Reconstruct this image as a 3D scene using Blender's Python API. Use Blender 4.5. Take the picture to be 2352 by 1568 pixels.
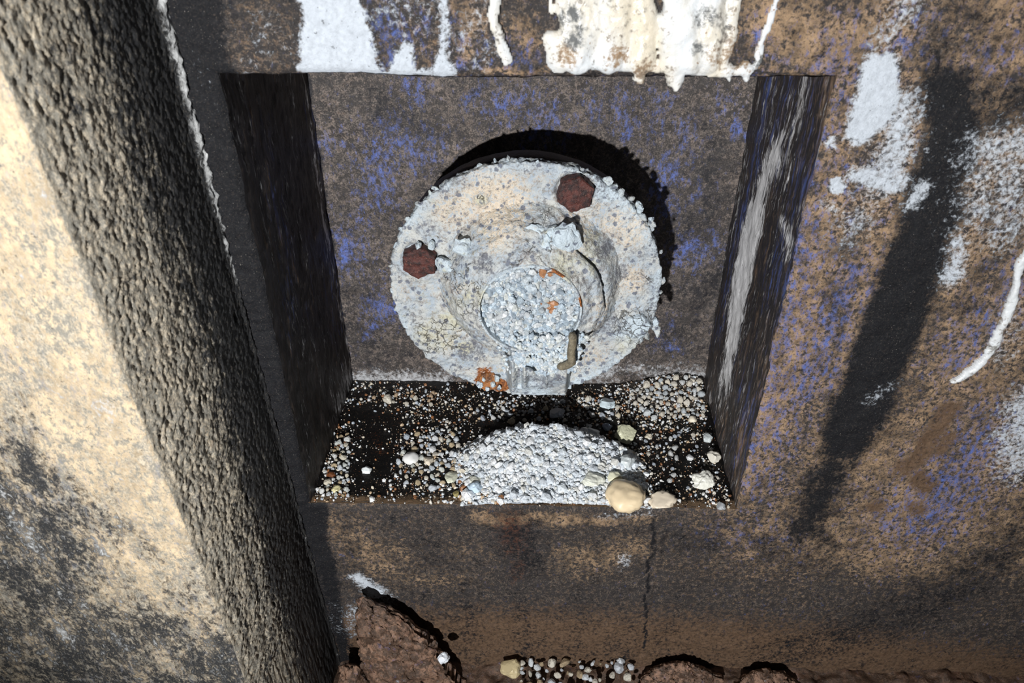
import bpy, bmesh, math
import numpy as np
from mathutils import Matrix, Vector

# ------------------------------------------------------------------ camera, light, exposure
scene = bpy.context.scene
for o in list(bpy.data.objects):
    bpy.data.objects.remove(o, do_unlink=True)
COL = scene.collection
PITCH, YAW, ROLL = 0.6276, -0.0239, -0.0027
fw = Vector((math.sin(YAW) * math.cos(PITCH), math.cos(YAW) * math.cos(PITCH), -math.sin(PITCH)))
rt = Vector((math.cos(YAW), -math.sin(YAW), 0))
up = rt.cross(fw)
rt2 = rt * math.cos(ROLL) + up * math.sin(ROLL)
up2 = up * math.cos(ROLL) - rt * math.sin(ROLL)
cam_d = bpy.data.cameras.new('camera')
cam_d.sensor_width = 36
cam_d.lens = 1864.5 / 2352 * 36
cam_d.clip_start = 0.01
cam_d.dof.use_dof = True
cam_d.dof.focus_distance = 0.63
cam_d.dof.aperture_fstop = 16
cam = bpy.data.objects.new('camera', cam_d)
COL.objects.link(cam)
M = Matrix((rt2, up2, -fw)).transposed().to_4x4()
M.translation = Vector((0.1627, -0.4216, 0.4585))
cam.matrix_world = M
scene.camera = cam

world = bpy.data.worlds.new('world')
scene.world = world
world.use_nodes = True
world.node_tree.nodes['Background'].inputs[0].default_value = (0.75, 0.85, 1, 1)
world.node_tree.nodes['Background'].inputs[1].default_value = 0.02

ld = bpy.data.lights.new('hand_lamp', 'SPOT')
ld.energy = 56
ld.spot_size = math.radians(74)
ld.spot_blend = 0.85
ld.shadow_soft_size = 0.011
ld.color = (1.0, 0.995, 0.985)
lamp = bpy.data.objects.new('hand_lamp', ld)
COL.objects.link(lamp)
lamp.location = (-0.020, -0.95, 0.41)
lamp.rotation_euler = (Vector((0.21, 0.0, 0.22)) - lamp.location).to_track_quat('-Z', 'Y').to_euler()

vs = scene.view_settings
scene.display_settings.display_device = 'sRGB'
vs.view_transform = 'Standard'
vs.look = 'None'
vs.gamma = 1
vs.exposure = 0.0
vs.use_curve_mapping = False

# ------------------------------------------------------------------ stain tables, with some painted light and shade: metres on each wall
# (channel, [(a, b, half width), ...], softness, strength); channels: w white, k black, b blue, t tan, m mud, r rust
FRONT_STAINS_SHADE = [
    ('w', [(0.0609, 0.3637, 0.0133), (0.0641, 0.3472, 0.0172), (0.0644, 0.3232, 0.02)], 0.0032, 1),
    ('w', [(0.0966, 0.3367, 0.0027), (0.0947, 0.3245, 0.0059)], 0.0032, 1),
    ('w', [(0.118, 0.3619, 0.0026), (0.119, 0.3474, 0.0015), (0.1168, 0.3389, 0.002), (0.1155, 0.3246, 0.0054)], 0.0036, 0.8),
    ('w', [(0.0431, 0.3254, 0.0018), (0.0816, 0.3249, 0.0018), (0.1224, 0.3258, 0.0018)], 0.0023, 0.9),
    ('w', [(0.0266, 0.3471, 0.0044), (0.0207, 0.3275, 0.0077)], 0.0136, 0.36),
    ('w', [(0.0384, 0.3386, 0.0067), (0.0266, 0.3471, 0.0066)], 0.0133, 0.34),
    ('w', [(0.1061, 0.3516, 0.0131), (0.0934, 0.3557, 0.013)], 0.0173, 0.38),
    ('w', [(0.3412, 0.3257, 0.0088), (0.344, 0.3063, 0.0118), (0.3402, 0.2944, 0.0058)], 0.0046, 0.95),
    ('w', [(0.3597, 0.3111, 0.0067), (0.3606, 0.2872, 0.0079), (0.3607, 0.2695, 0.0105)], 0.0081, 0.62),
    ('w', [(0.3416, 0.2694, 0.0048), (0.3668, 0.2644, 0.0062)], 0.0053, 0.7),
    ('w', [(0.3312, 0.2646, 0.0029), (0.335, 0.2588, 0.0029)], 0.0024, 0.95),
    ('w', [(0.3245, 0.287, 0.0023), (0.3274, 0.2894, 0.0023)], 0.0033, 0.7),
    ('w', [(0.329, 0.2507, 0.002), (0.3481, 0.2427, 0.002)], 0.0044, 0.6),
    ('w', [(0.3452, 0.3625, 0.0084), (0.3439, 0.3483, 0.0073), (0.3376, 0.3312, 0.0044)], 0.0131, 0.48),
    ('w', [(0.3827, 0.2592, 0.0048), (0.3802, 0.2512, 0.0049)], 0.0063, 0.62),
    ('w', [(0.4031, 0.285, 0.0084), (0.4282, 0.2877, 0.0138)], 0.0138, 0.55),
    ('w', [(0.4106, 0.2321, 0.004), (0.4161, 0.2027, 0.0067)], 0.0077, 0.62),
    ('w', [(0.4294, 0.2701, 0.0142), (0.4324, 0.2266, 0.0075)], 0.015, 0.5),
    ('w', [(0.4998, 0.105, 0.0171), (0.51, 0.0528, 0.0121)], 0.0181, 0.62),
    ('w', [(0.4893, 0.0773, 0.0074), (0.5162, 0.0357, 0.0077)], 0.0123, 0.55),
    ('w', [(0.0245, -0.0874, 0.0043), (0.0375, -0.1069, 0.0066)], 0.0073, 0.8),
    ('w', [(0.0437, -0.1184, 0.0096), (0.0489, -0.1422, 0.0113)], 0.015, 0.48),
    ('w', [(0.0146, -0.1311, 0.0097), (0.0098, -0.1558, 0.0099)], 0.0152, 0.45),
    ('w', [(0.239, -0.0564, 0.0041), (0.2421, -0.0653, 0.0041)], 0.0076, 0.55),
    ('w', [(0.4058, 0.1221, 0.004), (0.3926, 0.107, 0.004)], 0.0069, 0.4),
    ('w', [(0.2587, -0.0066, 0.0039), (0.2196, -0.0099, 0.0039)], 0.0066, 0.4),
    ('w', [(0.1429, 0.339, 0.0053), (0.136, 0.328, 0.0054)], 0.009, 0.4),
    ('k', [(0.3767, 0.318, 0.008), (0.387, 0.2995, 0.0109), (0.3907, 0.2646, 0.0119), (0.3924, 0.2261, 0.015), (0.3916, 0.1836, 0.0148), (0.3888, 0.1219, 0.017), (0.3857, 0.0754, 0.0161)], 0.0101, 1.1),
    ('k', [(0.3857, 0.0754, 0.0131), (0.3803, 0.0329, 0.0124), (0.3764, -0.0234, 0.0131)], 0.0164, 0.8),
    ('k', [(0.3678, 0.318, 0.0031), (0.3793, 0.3169, 0.0045)], 0.0031, 0.9),
    ('k', [(0.3972, 0.3422, 0.0064), (0.3669, 0.3566, 0.0105), (0.3697, 0.3335, 0.0096)], 0.0131, 0.5),
    ('k', [(0.4171, 0.3182, 0.0111), (0.399, 0.3113, 0.0081), (0.3908, 0.2947, 0.0069)], 0.0092, 0.62),
    ('k', [(0.3054, 0.3624, 0.0034), (0.3086, 0.3332, 0.0035)], 0.0053, 0.5),
    ('k', [(-0.0054, 0.3615, 0.013), (-0.0036, 0.3406, 0.0089), (-0.0021, 0.3218, 0.0064)], 0.006, 1.15),  # rough black strip beside the seam, with the ridge's shadow painted in
    ('k', [(-0.0005, 0.324, 0.0069), (0.0008, 0.2614, 0.0085), (0.0018, 0.1518, 0.0074), (0.0025, -0.0028, 0.005), (0.0, -0.2364, 0.0041)], 0.0057, 1.2),  # strip continued downward: dark surface plus painted shadow
    ('k', [(0.5422, -0.0098, 0.0288), (0.5206, -0.0715, 0.0306), (0.4747, -0.1297, 0.0323), (0.3906, -0.1824, 0.0227)], 0.034, 0.5),  # lamp falloff at the lower right, painted as darkening
    ('k', [(0.1569, -0.0336, 0.0237), (0.164, -0.07, 0.014)], 0.021, 0.55),
    ('k', [(0.0854, -0.0404, 0.024), (0.0904, -0.0719, 0.0211)], 0.0282, 0.42),
    ('k', [(0.2751, -0.0359, 0.0201), (0.3093, -0.0401, 0.0201)], 0.0235, 0.45),
    ('k', [(0.3294, -0.0396, 0.0168), (0.3806, -0.0435, 0.0301)], 0.0234, 0.45),
    ('k', [(0.1283, 0.3619, 0.0021), (0.1249, 0.3324, 0.0022)], 0.0045, 0.45),
    ('k', [(0.0927, 0.3474, 0.0066), (0.0891, 0.3557, 0.0065)], 0.0108, 0.38),
    ('k', [(0.4328, 0.2029, 0.0046), (0.4258, 0.1841, 0.0047)], 0.0079, 0.5),
    ('k', [(0.4241, 0.2649, 0.0033), (0.4236, 0.2378, 0.0034)], 0.0074, 0.55),
    ('k', [(0.2592, -0.0115, 0.0008), (0.2629, -0.0838, 0.0009), (0.2682, -0.1864, 0.0008)], 0.0008, 0.95),
    ('k', [(0.3653, 0.3111, 0.0067), (0.3945, 0.3043, 0.0113), (0.4221, 0.3045, 0.0135)], 0.0113, 0.6),
    ('k', [(0.4403, 0.2544, 0.0072), (0.4364, 0.2149, 0.0076), (0.4337, 0.1842, 0.0053)], 0.0131, 0.5),
    ('k', [(0.3235, 0.3211, 0.0002), (0.3266, 0.3267, 0.0002), (0.3382, 0.329, 0.0002), (0.3495, 0.3277, 0.0002)], 0.0003, 1.0),
    ('k', [(0.3303, 0.1297, 0.0003), (0.344, 0.1321, 0.0003)], 0.0004, 0.9),
    ('w', [(0.3606, 0.2872, 0.0139), (0.3495, 0.2371, 0.0124)], 0.0174, 0.44),
    ('w', [(0.4273, 0.2901, 0.0138), (0.4122, 0.2648, 0.0119), (0.4162, 0.2378, 0.0074)], 0.0173, 0.5),
    ('w', [(0.46, 0.1845, 0.0079), (0.4659, 0.1446, 0.0082)], 0.0137, 0.42),
    ('w', [(0.1388, 0.3558, 0.0065), (0.1274, 0.339, 0.0066)], 0.0111, 0.4),
    ('w', [(0.4423, 0.249, 0.0097), (0.4374, 0.2266, 0.0075)], 0.0125, 0.48),
    ('b', [(0.3194, 0.2614, 0.0145), (0.3201, 0.1827, 0.0292), (0.3195, 0.0942, 0.0294), (0.3241, 0.0317, 0.0188)], 0.0376, 0.5),
    ('b', [(0.3554, 0.202, 0.013), (0.3462, 0.1212, 0.0171)], 0.0228, 0.56),
    ('b', [(0.4759, 0.073, 0.0266), (0.4623, -0.0021, 0.032)], 0.0384, 0.56),
    ('b', [(0.4533, 0.2031, 0.0103), (0.4385, 0.1442, 0.0137)], 0.022, 0.5),
    ('b', [(0.3173, 0.3333, 0.0131), (0.3187, 0.2869, 0.007)], 0.0163, 0.52),
    ('b', [(0.343, 0.3356, 0.0131), (0.3524, 0.3483, 0.0128)], 0.0171, 0.45),
    ('b', [(0.0927, 0.3474, 0.0132), (0.087, 0.3344, 0.0112)], 0.0157, 0.5),
    ('b', [(0.1233, 0.3475, 0.0044), (0.1248, 0.3302, 0.0045)], 0.009, 0.5),
    ('b', [(0.1383, 0.3347, 0.0067), (0.1584, 0.3304, 0.0067)], 0.0112, 0.45),
    ('b', [(0.3112, -0.0299, 0.0133), (0.3619, -0.0338, 0.0166)], 0.0266, 0.4),
    ('b', [(0.4059, 0.3358, 0.0108), (0.3805, 0.327, 0.011)], 0.0176, 0.42),
    ('b', [(0.2756, 0.3459, 0.0043), (0.283, 0.3287, 0.0044)], 0.0088, 0.5),
    ('t', [(0.2784, 0.3542, 0.0128), (0.313, 0.3333, 0.0175), (0.3417, 0.3483, 0.0107)], 0.0192, 0.72),
    ('t', [(0.3838, 0.3566, 0.0126), (0.4107, 0.3359, 0.013), (0.3886, 0.3226, 0.0088)], 0.0177, 0.62),
    ('t', [(0.327, 0.3109, 0.009), (0.3333, 0.2425, 0.0173), (0.332, 0.1632, 0.0217), (0.329, 0.0744, 0.021), (0.3216, 0.0089, 0.0128)], 0.0288, 0.66),
    ('t', [(0.3701, 0.2946, 0.0032), (0.3716, 0.2644, 0.0053), (0.3673, 0.2259, 0.0075), (0.3678, 0.1833, 0.0079), (0.3636, 0.1324, 0.0067)], 0.0112, 0.6),
    ('t', [(0.4374, 0.1299, 0.0112), (0.4243, 0.0761, 0.0178), (0.4131, 0.0016, 0.0192)], 0.0288, 0.6),
    ('t', [(0.4424, 0.2267, 0.005), (0.4428, 0.1647, 0.0107)], 0.0161, 0.55),
    ('t', [(0.5008, 0.0265, 0.0155), (0.4889, -0.0357, 0.0198)], 0.0296, 0.5),
    ('t', [(0.1237, 0.3558, 0.0039), (0.1344, 0.3517, 0.0065), (0.1259, 0.3302, 0.0018)], 0.0067, 0.62),
    ('t', [(0.1561, 0.3476, 0.0057), (0.1627, 0.3391, 0.0057)], 0.0088, 0.62),
    ('t', [(0.1382, 0.3263, 0.0014), (0.1719, 0.326, 0.0013)], 0.0018, 0.7),
    ('t', [(0.127, -0.0145, 0.006), (0.1934, -0.0154, 0.0073), (0.2592, -0.0115, 0.0033)], 0.0066, 0.62),
    ('t', [(0.0118, -0.027, 0.017), (0.0486, -0.0676, 0.0246)], 0.0317, 0.5),
    ('t', [(0.2056, -0.0636, 0.0173), (0.2491, -0.0467, 0.0136)], 0.0238, 0.55),
    ('t', [(0.1073, -0.088, 0.0107), (0.0536, -0.0894, 0.0108)], 0.0215, 0.45),
    ('k', [(0.015, 0.3554, 0.0131), (0.0242, 0.3342, 0.0113)], 0.018, 0.4),
    ('m', [(0.4449, 0.0963, 0.0058), (0.441, 0.0599, 0.0066), (0.434, 0.0471, 0.0073)], 0.0049, 0.9),
    ('m', [(0.4539, 0.0767, 0.0041), (0.453, 0.0602, 0.0042)], 0.0042, 0.8),
    ('m', [(0.4454, 0.0342, 0.0062), (0.4535, 0.0277, 0.0062)], 0.0043, 0.9),
    ('m', [(0.4215, 0.0064, 0.0051), (0.4253, 0.0042, 0.0051)], 0.0051, 0.8),
    ('m', [(0.4501, 0.0071, 0.0057), (0.4523, 0.0048, 0.0057)], 0.0051, 0.8),
    ('m', [(-0.0344, -0.1961, 0.0514), (0.1611, -0.1832, 0.0501), (0.3528, -0.1836, 0.0417), (0.5914, -0.2161, 0.0344)], 0.0267, 0.85),
    ('r', [(0.1502, -0.0188, 0.01), (0.157, -0.049, 0.0048)], 0.0117, 0.6),
    ('r', [(0.1605, -0.0647, 0.0035), (0.1535, -0.0867, 0.0021)], 0.0071, 0.5),
]
BACK_STAINS_SHADE = [
    ('b', [(0.0541, 0.2243, 0.011), (0.047, 0.1856, 0.0114)], 0.0171, 0.62),
    ('b', [(0.0646, 0.2344, 0.0096), (0.0697, 0.2176, 0.0098)], 0.0146, 0.6),
    ('b', [(0.093, 0.2279, 0.0084), (0.0792, 0.2142, 0.0085)], 0.0127, 0.55),
    ('b', [(0.0179, 0.1397, 0.0105), (0.0129, 0.1276, 0.0107)], 0.016, 0.7),
    ('b', [(0.0367, 0.0814, 0.0096), (0.0397, 0.0748, 0.0097)], 0.0145, 0.75),
    ('b', [(0.0307, 0.059, 0.0053), (0.026, 0.0497, 0.0053)], 0.008, 0.6),
    ('b', [(0.1414, 0.2544, 0.0112), (0.1539, 0.2576, 0.0112)], 0.0168, 0.56),
    ('b', [(0.176, 0.2417, 0.0107), (0.1698, 0.2351, 0.0108)], 0.0162, 0.6),
    ('b', [(0.1261, 0.2637, 0.0062), (0.1197, 0.2574, 0.0062)], 0.0093, 0.55),
    ('b', [(0.0827, 0.2635, 0.0075), (0.0769, 0.2697, 0.0074)], 0.0111, 0.5),
    ('b', [(0.2251, 0.2596, 0.0068), (0.2332, 0.2355, 0.007)], 0.0104, 0.55),
    ('b', [(0.2677, 0.2087, 0.0084), (0.2628, 0.1946, 0.0085)], 0.0128, 0.65),
    ('b', [(0.2889, 0.1425, 0.0083), (0.287, 0.1305, 0.0083)], 0.0125, 0.7),
    ('b', [(0.2676, 0.1802, 0.0066), (0.2726, 0.1654, 0.0067)], 0.0101, 0.6),
    ('b', [(0.2742, 0.2358, 0.0082), (0.2822, 0.2225, 0.0083)], 0.0124, 0.5),
    ('b', [(0.3114, 0.2393, 0.0044), (0.3135, 0.2361, 0.0044)], 0.0066, 0.75),
    ('b', [(0.253, 0.2582, 0.0068), (0.2521, 0.2357, 0.0069)], 0.0104, 0.55),
    ('b', [(0.2035, 0.2579, 0.0056), (0.2103, 0.2484, 0.0056)], 0.0084, 0.5),
    ('b', [(0.0353, 0.1707, 0.0089), (0.0302, 0.1555, 0.009)], 0.0135, 0.5),
    ('b', [(0.0152, 0.224, 0.0078), (0.0105, 0.2137, 0.0079)], 0.0118, 0.45),
    ('b', [(0.3027, 0.1426, 0.0103), (0.2979, 0.1266, 0.0105)], 0.0157, 0.5),
    ('b', [(0.2787, 0.0439, 0.0052), (0.2943, 0.0394, 0.0053)], 0.0079, 0.6),
    ('b', [(0.0392, 0.1073, 0.0072), (0.042, 0.0988, 0.0073)], 0.0109, 0.4),
    ('b', [(0.297, 0.2521, 0.0062), (0.2991, 0.2584, 0.0061)], 0.0092, 0.45),
    ('b', [(0.2927, 0.1913, 0.0066), (0.2909, 0.1804, 0.0066)], 0.01, 0.5),
    ('b', [(0.2836, 0.0668, 0.0051), (0.2865, 0.0578, 0.0052)], 0.0078, 0.5),
    ('w', [(0.0005, -0.004, 0.0079), (0.0407, 0.0027, 0.0095), (0.0876, -0.0026, 0.0103)], 0.0118, 0.62),
    ('w', [(0.2088, 0.0092, 0.0093), (0.2548, 0.0149, 0.0062), (0.3134, 0.0084, 0.0085)], 0.0131, 0.52),
    ('w', [(0.0791, -0.013, 0.0119), (0.1585, -0.0168, 0.0119), (0.2369, -0.0053, 0.0117)], 0.0117, 0.5),
    ('k', [(0.001, 0.2785, 0.0031), (0.0008, 0.1552, 0.0031), (0.0005, -0.004, 0.0028)], 0.002, 1.1),  # dark corner joint, with the strip of shadow there painted in
    ('k', [(0.0189, 0.0542, 0.0189), (0.0264, 0.0163, 0.0156)], 0.0312, 0.5),
    ('k', [(0.3001, 0.209, 0.0194), (0.2938, 0.158, 0.0237)], 0.0305, 0.55),
    ('k', [(0.3148, 0.1063, 0.0213), (0.2921, 0.0579, 0.0185)], 0.0296, 0.55),
    ('k', [(0.0569, 0.2539, 0.0126), (0.0806, 0.2345, 0.0128)], 0.0192, 0.48),
    ('k', [(0.16, 0.267, 0.0022), (0.1587, 0.2416, 0.0022)], 0.0044, 0.55),
    ('k', [(0.2183, 0.2674, 0.0018), (0.2194, 0.2288, 0.0019)], 0.0045, 0.5),
    ('k', [(0.087, 0.2346, 0.0064), (0.106, 0.2314, 0.0064)], 0.0128, 0.5),
    ('k', [(0.014, 0.107, 0.0145), (0.0266, 0.09, 0.0147)], 0.0257, 0.45),
    ('k', [(0.0143, 0.1926, 0.01), (0.0198, 0.1554, 0.0104)], 0.0208, 0.4),
    ('t', [(0.0101, 0.2341, 0.0096), (0.0119, 0.1997, 0.01)], 0.0166, 0.5),
    ('t', [(0.0953, 0.2667, 0.0124), (0.1131, 0.2478, 0.0126)], 0.0189, 0.5),
    ('t', [(0.2939, 0.2521, 0.0124), (0.2849, 0.2259, 0.0127)], 0.0191, 0.5),
    ('t', [(0.1879, 0.261, 0.0093), (0.1978, 0.2483, 0.0094)], 0.0156, 0.5),
    ('t', [(0.0515, 0.124, 0.0085), (0.0501, 0.1074, 0.0087)], 0.018, 0.42),
    ('t', [(0.3256, 0.0304, 0.0076), (0.2965, 0.0204, 0.0076)], 0.0153, 0.45),
]
RIGHT_STAINS = [
    ('w', [(0.0475, 0.3081, 0.0037), (0.0491, 0.2857, 0.0076), (0.063, 0.2496, 0.0059)], 0.0118, 0.5),
    ('w', [(0.0698, 0.2583, 0.0034), (0.0862, 0.2208, 0.0066), (0.0925, 0.1878, 0.0129), (0.0952, 0.158, 0.0155), (0.092, 0.1142, 0.016), (0.0865, 0.0598, 0.0066)], 0.0122, 0.95),
    ('w', [(0.0297, 0.2211, 0.0038), (0.0185, 0.2151, 0.0059)], 0.0103, 0.7),
    ('w', [(0.0933, 0.05, 0.0091), (0.0938, 0.0267, 0.0047)], 0.0163, 0.6),
    ('b', [(0.1124, 0.2829, 0.0077), (0.1127, 0.2344, 0.0081), (0.1251, 0.1558, 0.0069), (0.1297, 0.0715, 0.0063)], 0.015, 0.6),
    ('b', [(0.025, 0.3021, 0.0109), (0.0128, 0.2634, 0.0136), (0.0155, 0.1889, 0.0196)], 0.0301, 0.5),
    ('b', [(0.0177, 0.0788, 0.0205), (0.0247, 0.0295, 0.0092)], 0.0276, 0.5),
    ('b', [(0.0783, 0.2833, 0.0171), (0.0785, 0.2548, 0.0176)], 0.0265, 0.5),
    ('t', [(0.0066, 0.3155, 0.0087), (0.0036, 0.2855, 0.0089), (-0.0014, 0.2567, 0.0078)], 0.0103, 0.6),
    ('t', [(0.0216, 0.0457, 0.0179), (0.0125, 0.0143, 0.0125), (0.0027, 0.006, 0.007)], 0.0348, 0.62),
    ('t', [(-0.0026, 0.1513, 0.0117), (0.0025, 0.1113, 0.0156)], 0.0312, 0.5),
    ('t', [(0.0737, 0.0254, 0.0153), (0.0554, 0.0141, 0.0104)], 0.0312, 0.45),
    ('k', [(0.1539, 0.2691, 0.0134), (0.148, 0.1845, 0.0119), (0.1379, 0.0567, 0.0104)], 0.0182, 0.6),
    ('k', [(0.0464, 0.2425, 0.0095), (0.0398, 0.1904, 0.0132), (0.0469, 0.1337, 0.0126)], 0.0216, 0.5),
]
LEFT_STAINS_LIGHT = [
    ('w', [(0.1381, 0.2802, 0.0016), (0.1391, 0.1601, 0.0018), (0.1476, 0.0067, 0.0021)], 0.0034, 0.6),  # lit far edge of the reveal, painted as a pale line
    ('b', [(0.0539, 0.2655, 0.0063), (0.049, 0.2141, 0.0115), (0.0406, 0.1301, 0.0088)], 0.021, 0.5),
    ('b', [(0.145, 0.2673, 0.0043), (0.1488, 0.1627, 0.006), (0.1534, 0.0315, 0.0055)], 0.0082, 0.62),
    ('b', [(0.1259, 0.1521, 0.0068), (0.1353, 0.0632, 0.0101)], 0.0177, 0.5),
    ('t', [(0.0328, 0.2518, 0.0223), (0.027, 0.1813, 0.0236), (0.0252, 0.0873, 0.0173)], 0.0519, 0.3),
    ('w', [(0.1497, 0.01, 0.0083), (0.1009, 0.0106, 0.0143)], 0.0239, 0.5),
    ('t', [(0.0539, 0.0188, 0.0204), (0.0288, 0.0052, 0.019)], 0.0379, 0.4),
]
CALCITE_SHEET = [
    [(0.1711, 0.3728, 0.0025), (0.1728, 0.3549, 0.0019)],
    [(0.1719, 0.3424, 0.0039), (0.1749, 0.3338, 0.0048)],
    [(0.1769, 0.3728, 0.0029), (0.1799, 0.3487, 0.0043), (0.1772, 0.3317, 0.0075)],
    [(0.1894, 0.3728, 0.0083), (0.1896, 0.3488, 0.0095), (0.1871, 0.3317, 0.0079)],
    [(0.2039, 0.3728, 0.0099), (0.2046, 0.3488, 0.0095), (0.2025, 0.3329, 0.0088)],
    [(0.2143, 0.3729, 0.007), (0.2186, 0.3489, 0.0073), (0.218, 0.3319, 0.0075)],
    [(0.2178, 0.334, 0.0061), (0.2192, 0.3235, 0.0038), (0.2203, 0.3213, 0.0029)],
    [(0.2291, 0.351, 0.0056), (0.2344, 0.3319, 0.0079)],
    [(0.2344, 0.3319, 0.0088), (0.2362, 0.3227, 0.0053), (0.2375, 0.3168, 0.002)],
    [(0.236, 0.3729, 0.0095), (0.2379, 0.3489, 0.0098), (0.2421, 0.332, 0.0075)],
    [(0.2494, 0.373, 0.0074), (0.2511, 0.349, 0.0077), (0.252, 0.332, 0.007)],
    [(0.2597, 0.373, 0.0041), (0.2616, 0.3612, 0.0042), (0.262, 0.3449, 0.0043), (0.26, 0.3299, 0.0031)],
    [(0.1762, 0.3299, 0.0033), (0.2072, 0.3292, 0.0035), (0.2338, 0.328, 0.0035)],
    [(0.2427, 0.3276, 0.0035), (0.2628, 0.3259, 0.0031), (0.2728, 0.3269, 0.0029)],
    [(0.2638, 0.3277, 0.0031), (0.2651, 0.3224, 0.002)],
    [(0.2717, 0.3282, 0.0037), (0.274, 0.322, 0.002)],
    [(0.2742, 0.3264, 0.0024), (0.2784, 0.331, 0.0022), (0.2778, 0.3407, 0.0022), (0.2809, 0.3532, 0.0019), (0.2818, 0.3652, 0.0015), (0.2823, 0.373, 0.0014)],
]
CALCITE_DRIP = [
    [(0.1432, 0.3727, 0.0038), (0.1455, 0.3609, 0.0038), (0.1439, 0.3527, 0.0032), (0.147, 0.3444, 0.003), (0.1496, 0.3359, 0.0035), (0.1509, 0.3311, 0.0031)],
]
CALCITE_RUN = [
    [(0.4601, 0.2403, 0.0029), (0.4529, 0.2145, 0.003), (0.4562, 0.1933, 0.0028), (0.4576, 0.171, 0.0029), (0.458, 0.1543, 0.0035), (0.4539, 0.1439, 0.003), (0.4504, 0.1361, 0.0033)],
    [(0.4534, 0.1422, 0.0033), (0.45, 0.134, 0.0041), (0.4458, 0.1289, 0.0028), (0.44, 0.1252, 0.0017)],
]
NAMED_STONES = [
    ('s_dome', 0.2382, 0.0047, 0.0144, 0.62),
    ('s_cream2', 0.2658, 0.0062, 0.0098, 0.6),
    ('s_green', 0.2448, 0.0771, 0.009, 0.8),
    ('s_grey', 0.2175, 0.0777, 0.0061, 0.85),
    ('s_oval', 0.0705, 0.0471, 0.0063, 0.7),
    ('s_white', 0.2998, 0.0258, 0.0087, 0.7),
    ('s_crag', 0.2434, 0.0476, 0.0069, 0.8),
    ('s_flake', 0.2151, 0.0354, 0.0089, 0.4),
    ('s_yel', 0.232, 0.0339, 0.0058, 0.6),
    ('s_iso', 0.0371, 0.0337, 0.0041, 0.7),
    ('s_cr3', 0.085, 0.0444, 0.0042, 0.8),
    ('s_pblue', 0.2323, 0.1185, 0.0068, 0.6),
    ('s_trans', 0.1886, 0.1033, 0.0063, 0.7),
    ('s_round', 0.3033, 0.0989, 0.0037, 0.9),
    ('s_r4', 0.311, 0.0753, 0.0046, 0.8),
    ('s_r5', 0.312, 0.0529, 0.0056, 0.8),
    ('s_r6', 0.2941, 0.0535, 0.0031, 0.8),
    ('s_bluegrey', 0.2298, 0.0886, 0.004, 0.7),
    ('s_skyb', 0.1231, 0.0177, 0.0054, 0.8),
    ('s_fl2', 0.1219, 0.026, 0.0054, 0.4),
    ('s_olive', 0.1095, 0.011, 0.0027, 0.8),
    ('s_gr2', 0.1041, 0.0284, 0.0061, 0.35),
    ('s_edge', 0.0458, 0.0035, 0.0023, 0.9),
    ('s_right', 0.3089, 0.0005, 0.0033, 0.8),
    ('s_brown', 0.0099, 0.0284, 0.0034, 0.7),
    ('s_yl', 0.0163, 0.0137, 0.0037, 0.7),
    ('s_lump', 0.0411, 0.1188, 0.0042, 1.0),
    ('s_lump2', 0.2634, 0.0775, 0.0032, 0.8),
]
STONE_REGIONS = [
    ('left', [(0.0057, 0.0746), (0.0165, 0.0748), (0.0274, 0.0068), (0.0025, 0.0063)], 46, 0.00166, 0.00332),
    ('corner', [(0.2508, 0.1331), (0.3147, 0.1496), (0.3189, 0.1026), (0.2623, 0.0987)], 76, 0.00184, 0.00369),
    ('moundleft', [(0.0617, 0.0757), (0.1081, 0.0846), (0.1066, 0.0129), (0.0586, 0.0211)], 72, 0.00169, 0.00338),
    ('back', [(0.0269, 0.1347), (0.0853, 0.1328), (0.0834, 0.1121), (0.0264, 0.1139)], 18, 0.00151, 0.00303),
    ('mid', [(0.1134, 0.1156), (0.2426, 0.1269), (0.2476, 0.0984), (0.1187, 0.0903)], 46, 0.00147, 0.0033),
    ('right', [(0.2572, 0.0849), (0.318, 0.0915), (0.3148, 0.0082), (0.2616, 0.0298)], 26, 0.00136, 0.00271),
]


W, H, D = 0.32, 0.3227, 0.1484          # niche width, height, depth
rng = np.random.default_rng(7)

# ------------------------------------------------------------------ numpy noise
_perm = np.random.default_rng(3).permutation(256).astype(np.int64)
_perm = np.concatenate([_perm, _perm, _perm])
_g = np.random.default_rng(4).normal(size=(256, 3))
_g /= np.linalg.norm(_g, axis=1)[:, None]

def perlin(P):
    P = np.asarray(P, float)
    i = np.floor(P).astype(np.int64)
    f = P - i
    u = f * f * f * (f * (f * 6 - 15) + 10)
    i &= 255
    r = 0
    for dx in (0, 1):
        wx = u[:, 0] if dx else 1 - u[:, 0]
        for dy in (0, 1):
            wy = u[:, 1] if dy else 1 - u[:, 1]
            for dz in (0, 1):
                wz = u[:, 2] if dz else 1 - u[:, 2]
                h = _perm[_perm[_perm[(i[:, 0] + dx) & 255] + ((i[:, 1] + dy) & 255)] + ((i[:, 2] + dz) & 255)]
                g = _g[h]
                d = g[:, 0] * (f[:, 0] - dx) + g[:, 1] * (f[:, 1] - dy) + g[:, 2] * (f[:, 2] - dz)
                r = r + wx * wy * wz * d
    return r * 1.5

def fbm(P, octv=4, gain=0.5):
    P = np.asarray(P, float)
    a, s, t = 1.0, 0, 0
    for k in range(octv):
        s = s + a * perlin(P * (2.03 ** k) + 17.3 * k)
        t += a
        a *= gain
    return s / t

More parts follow.
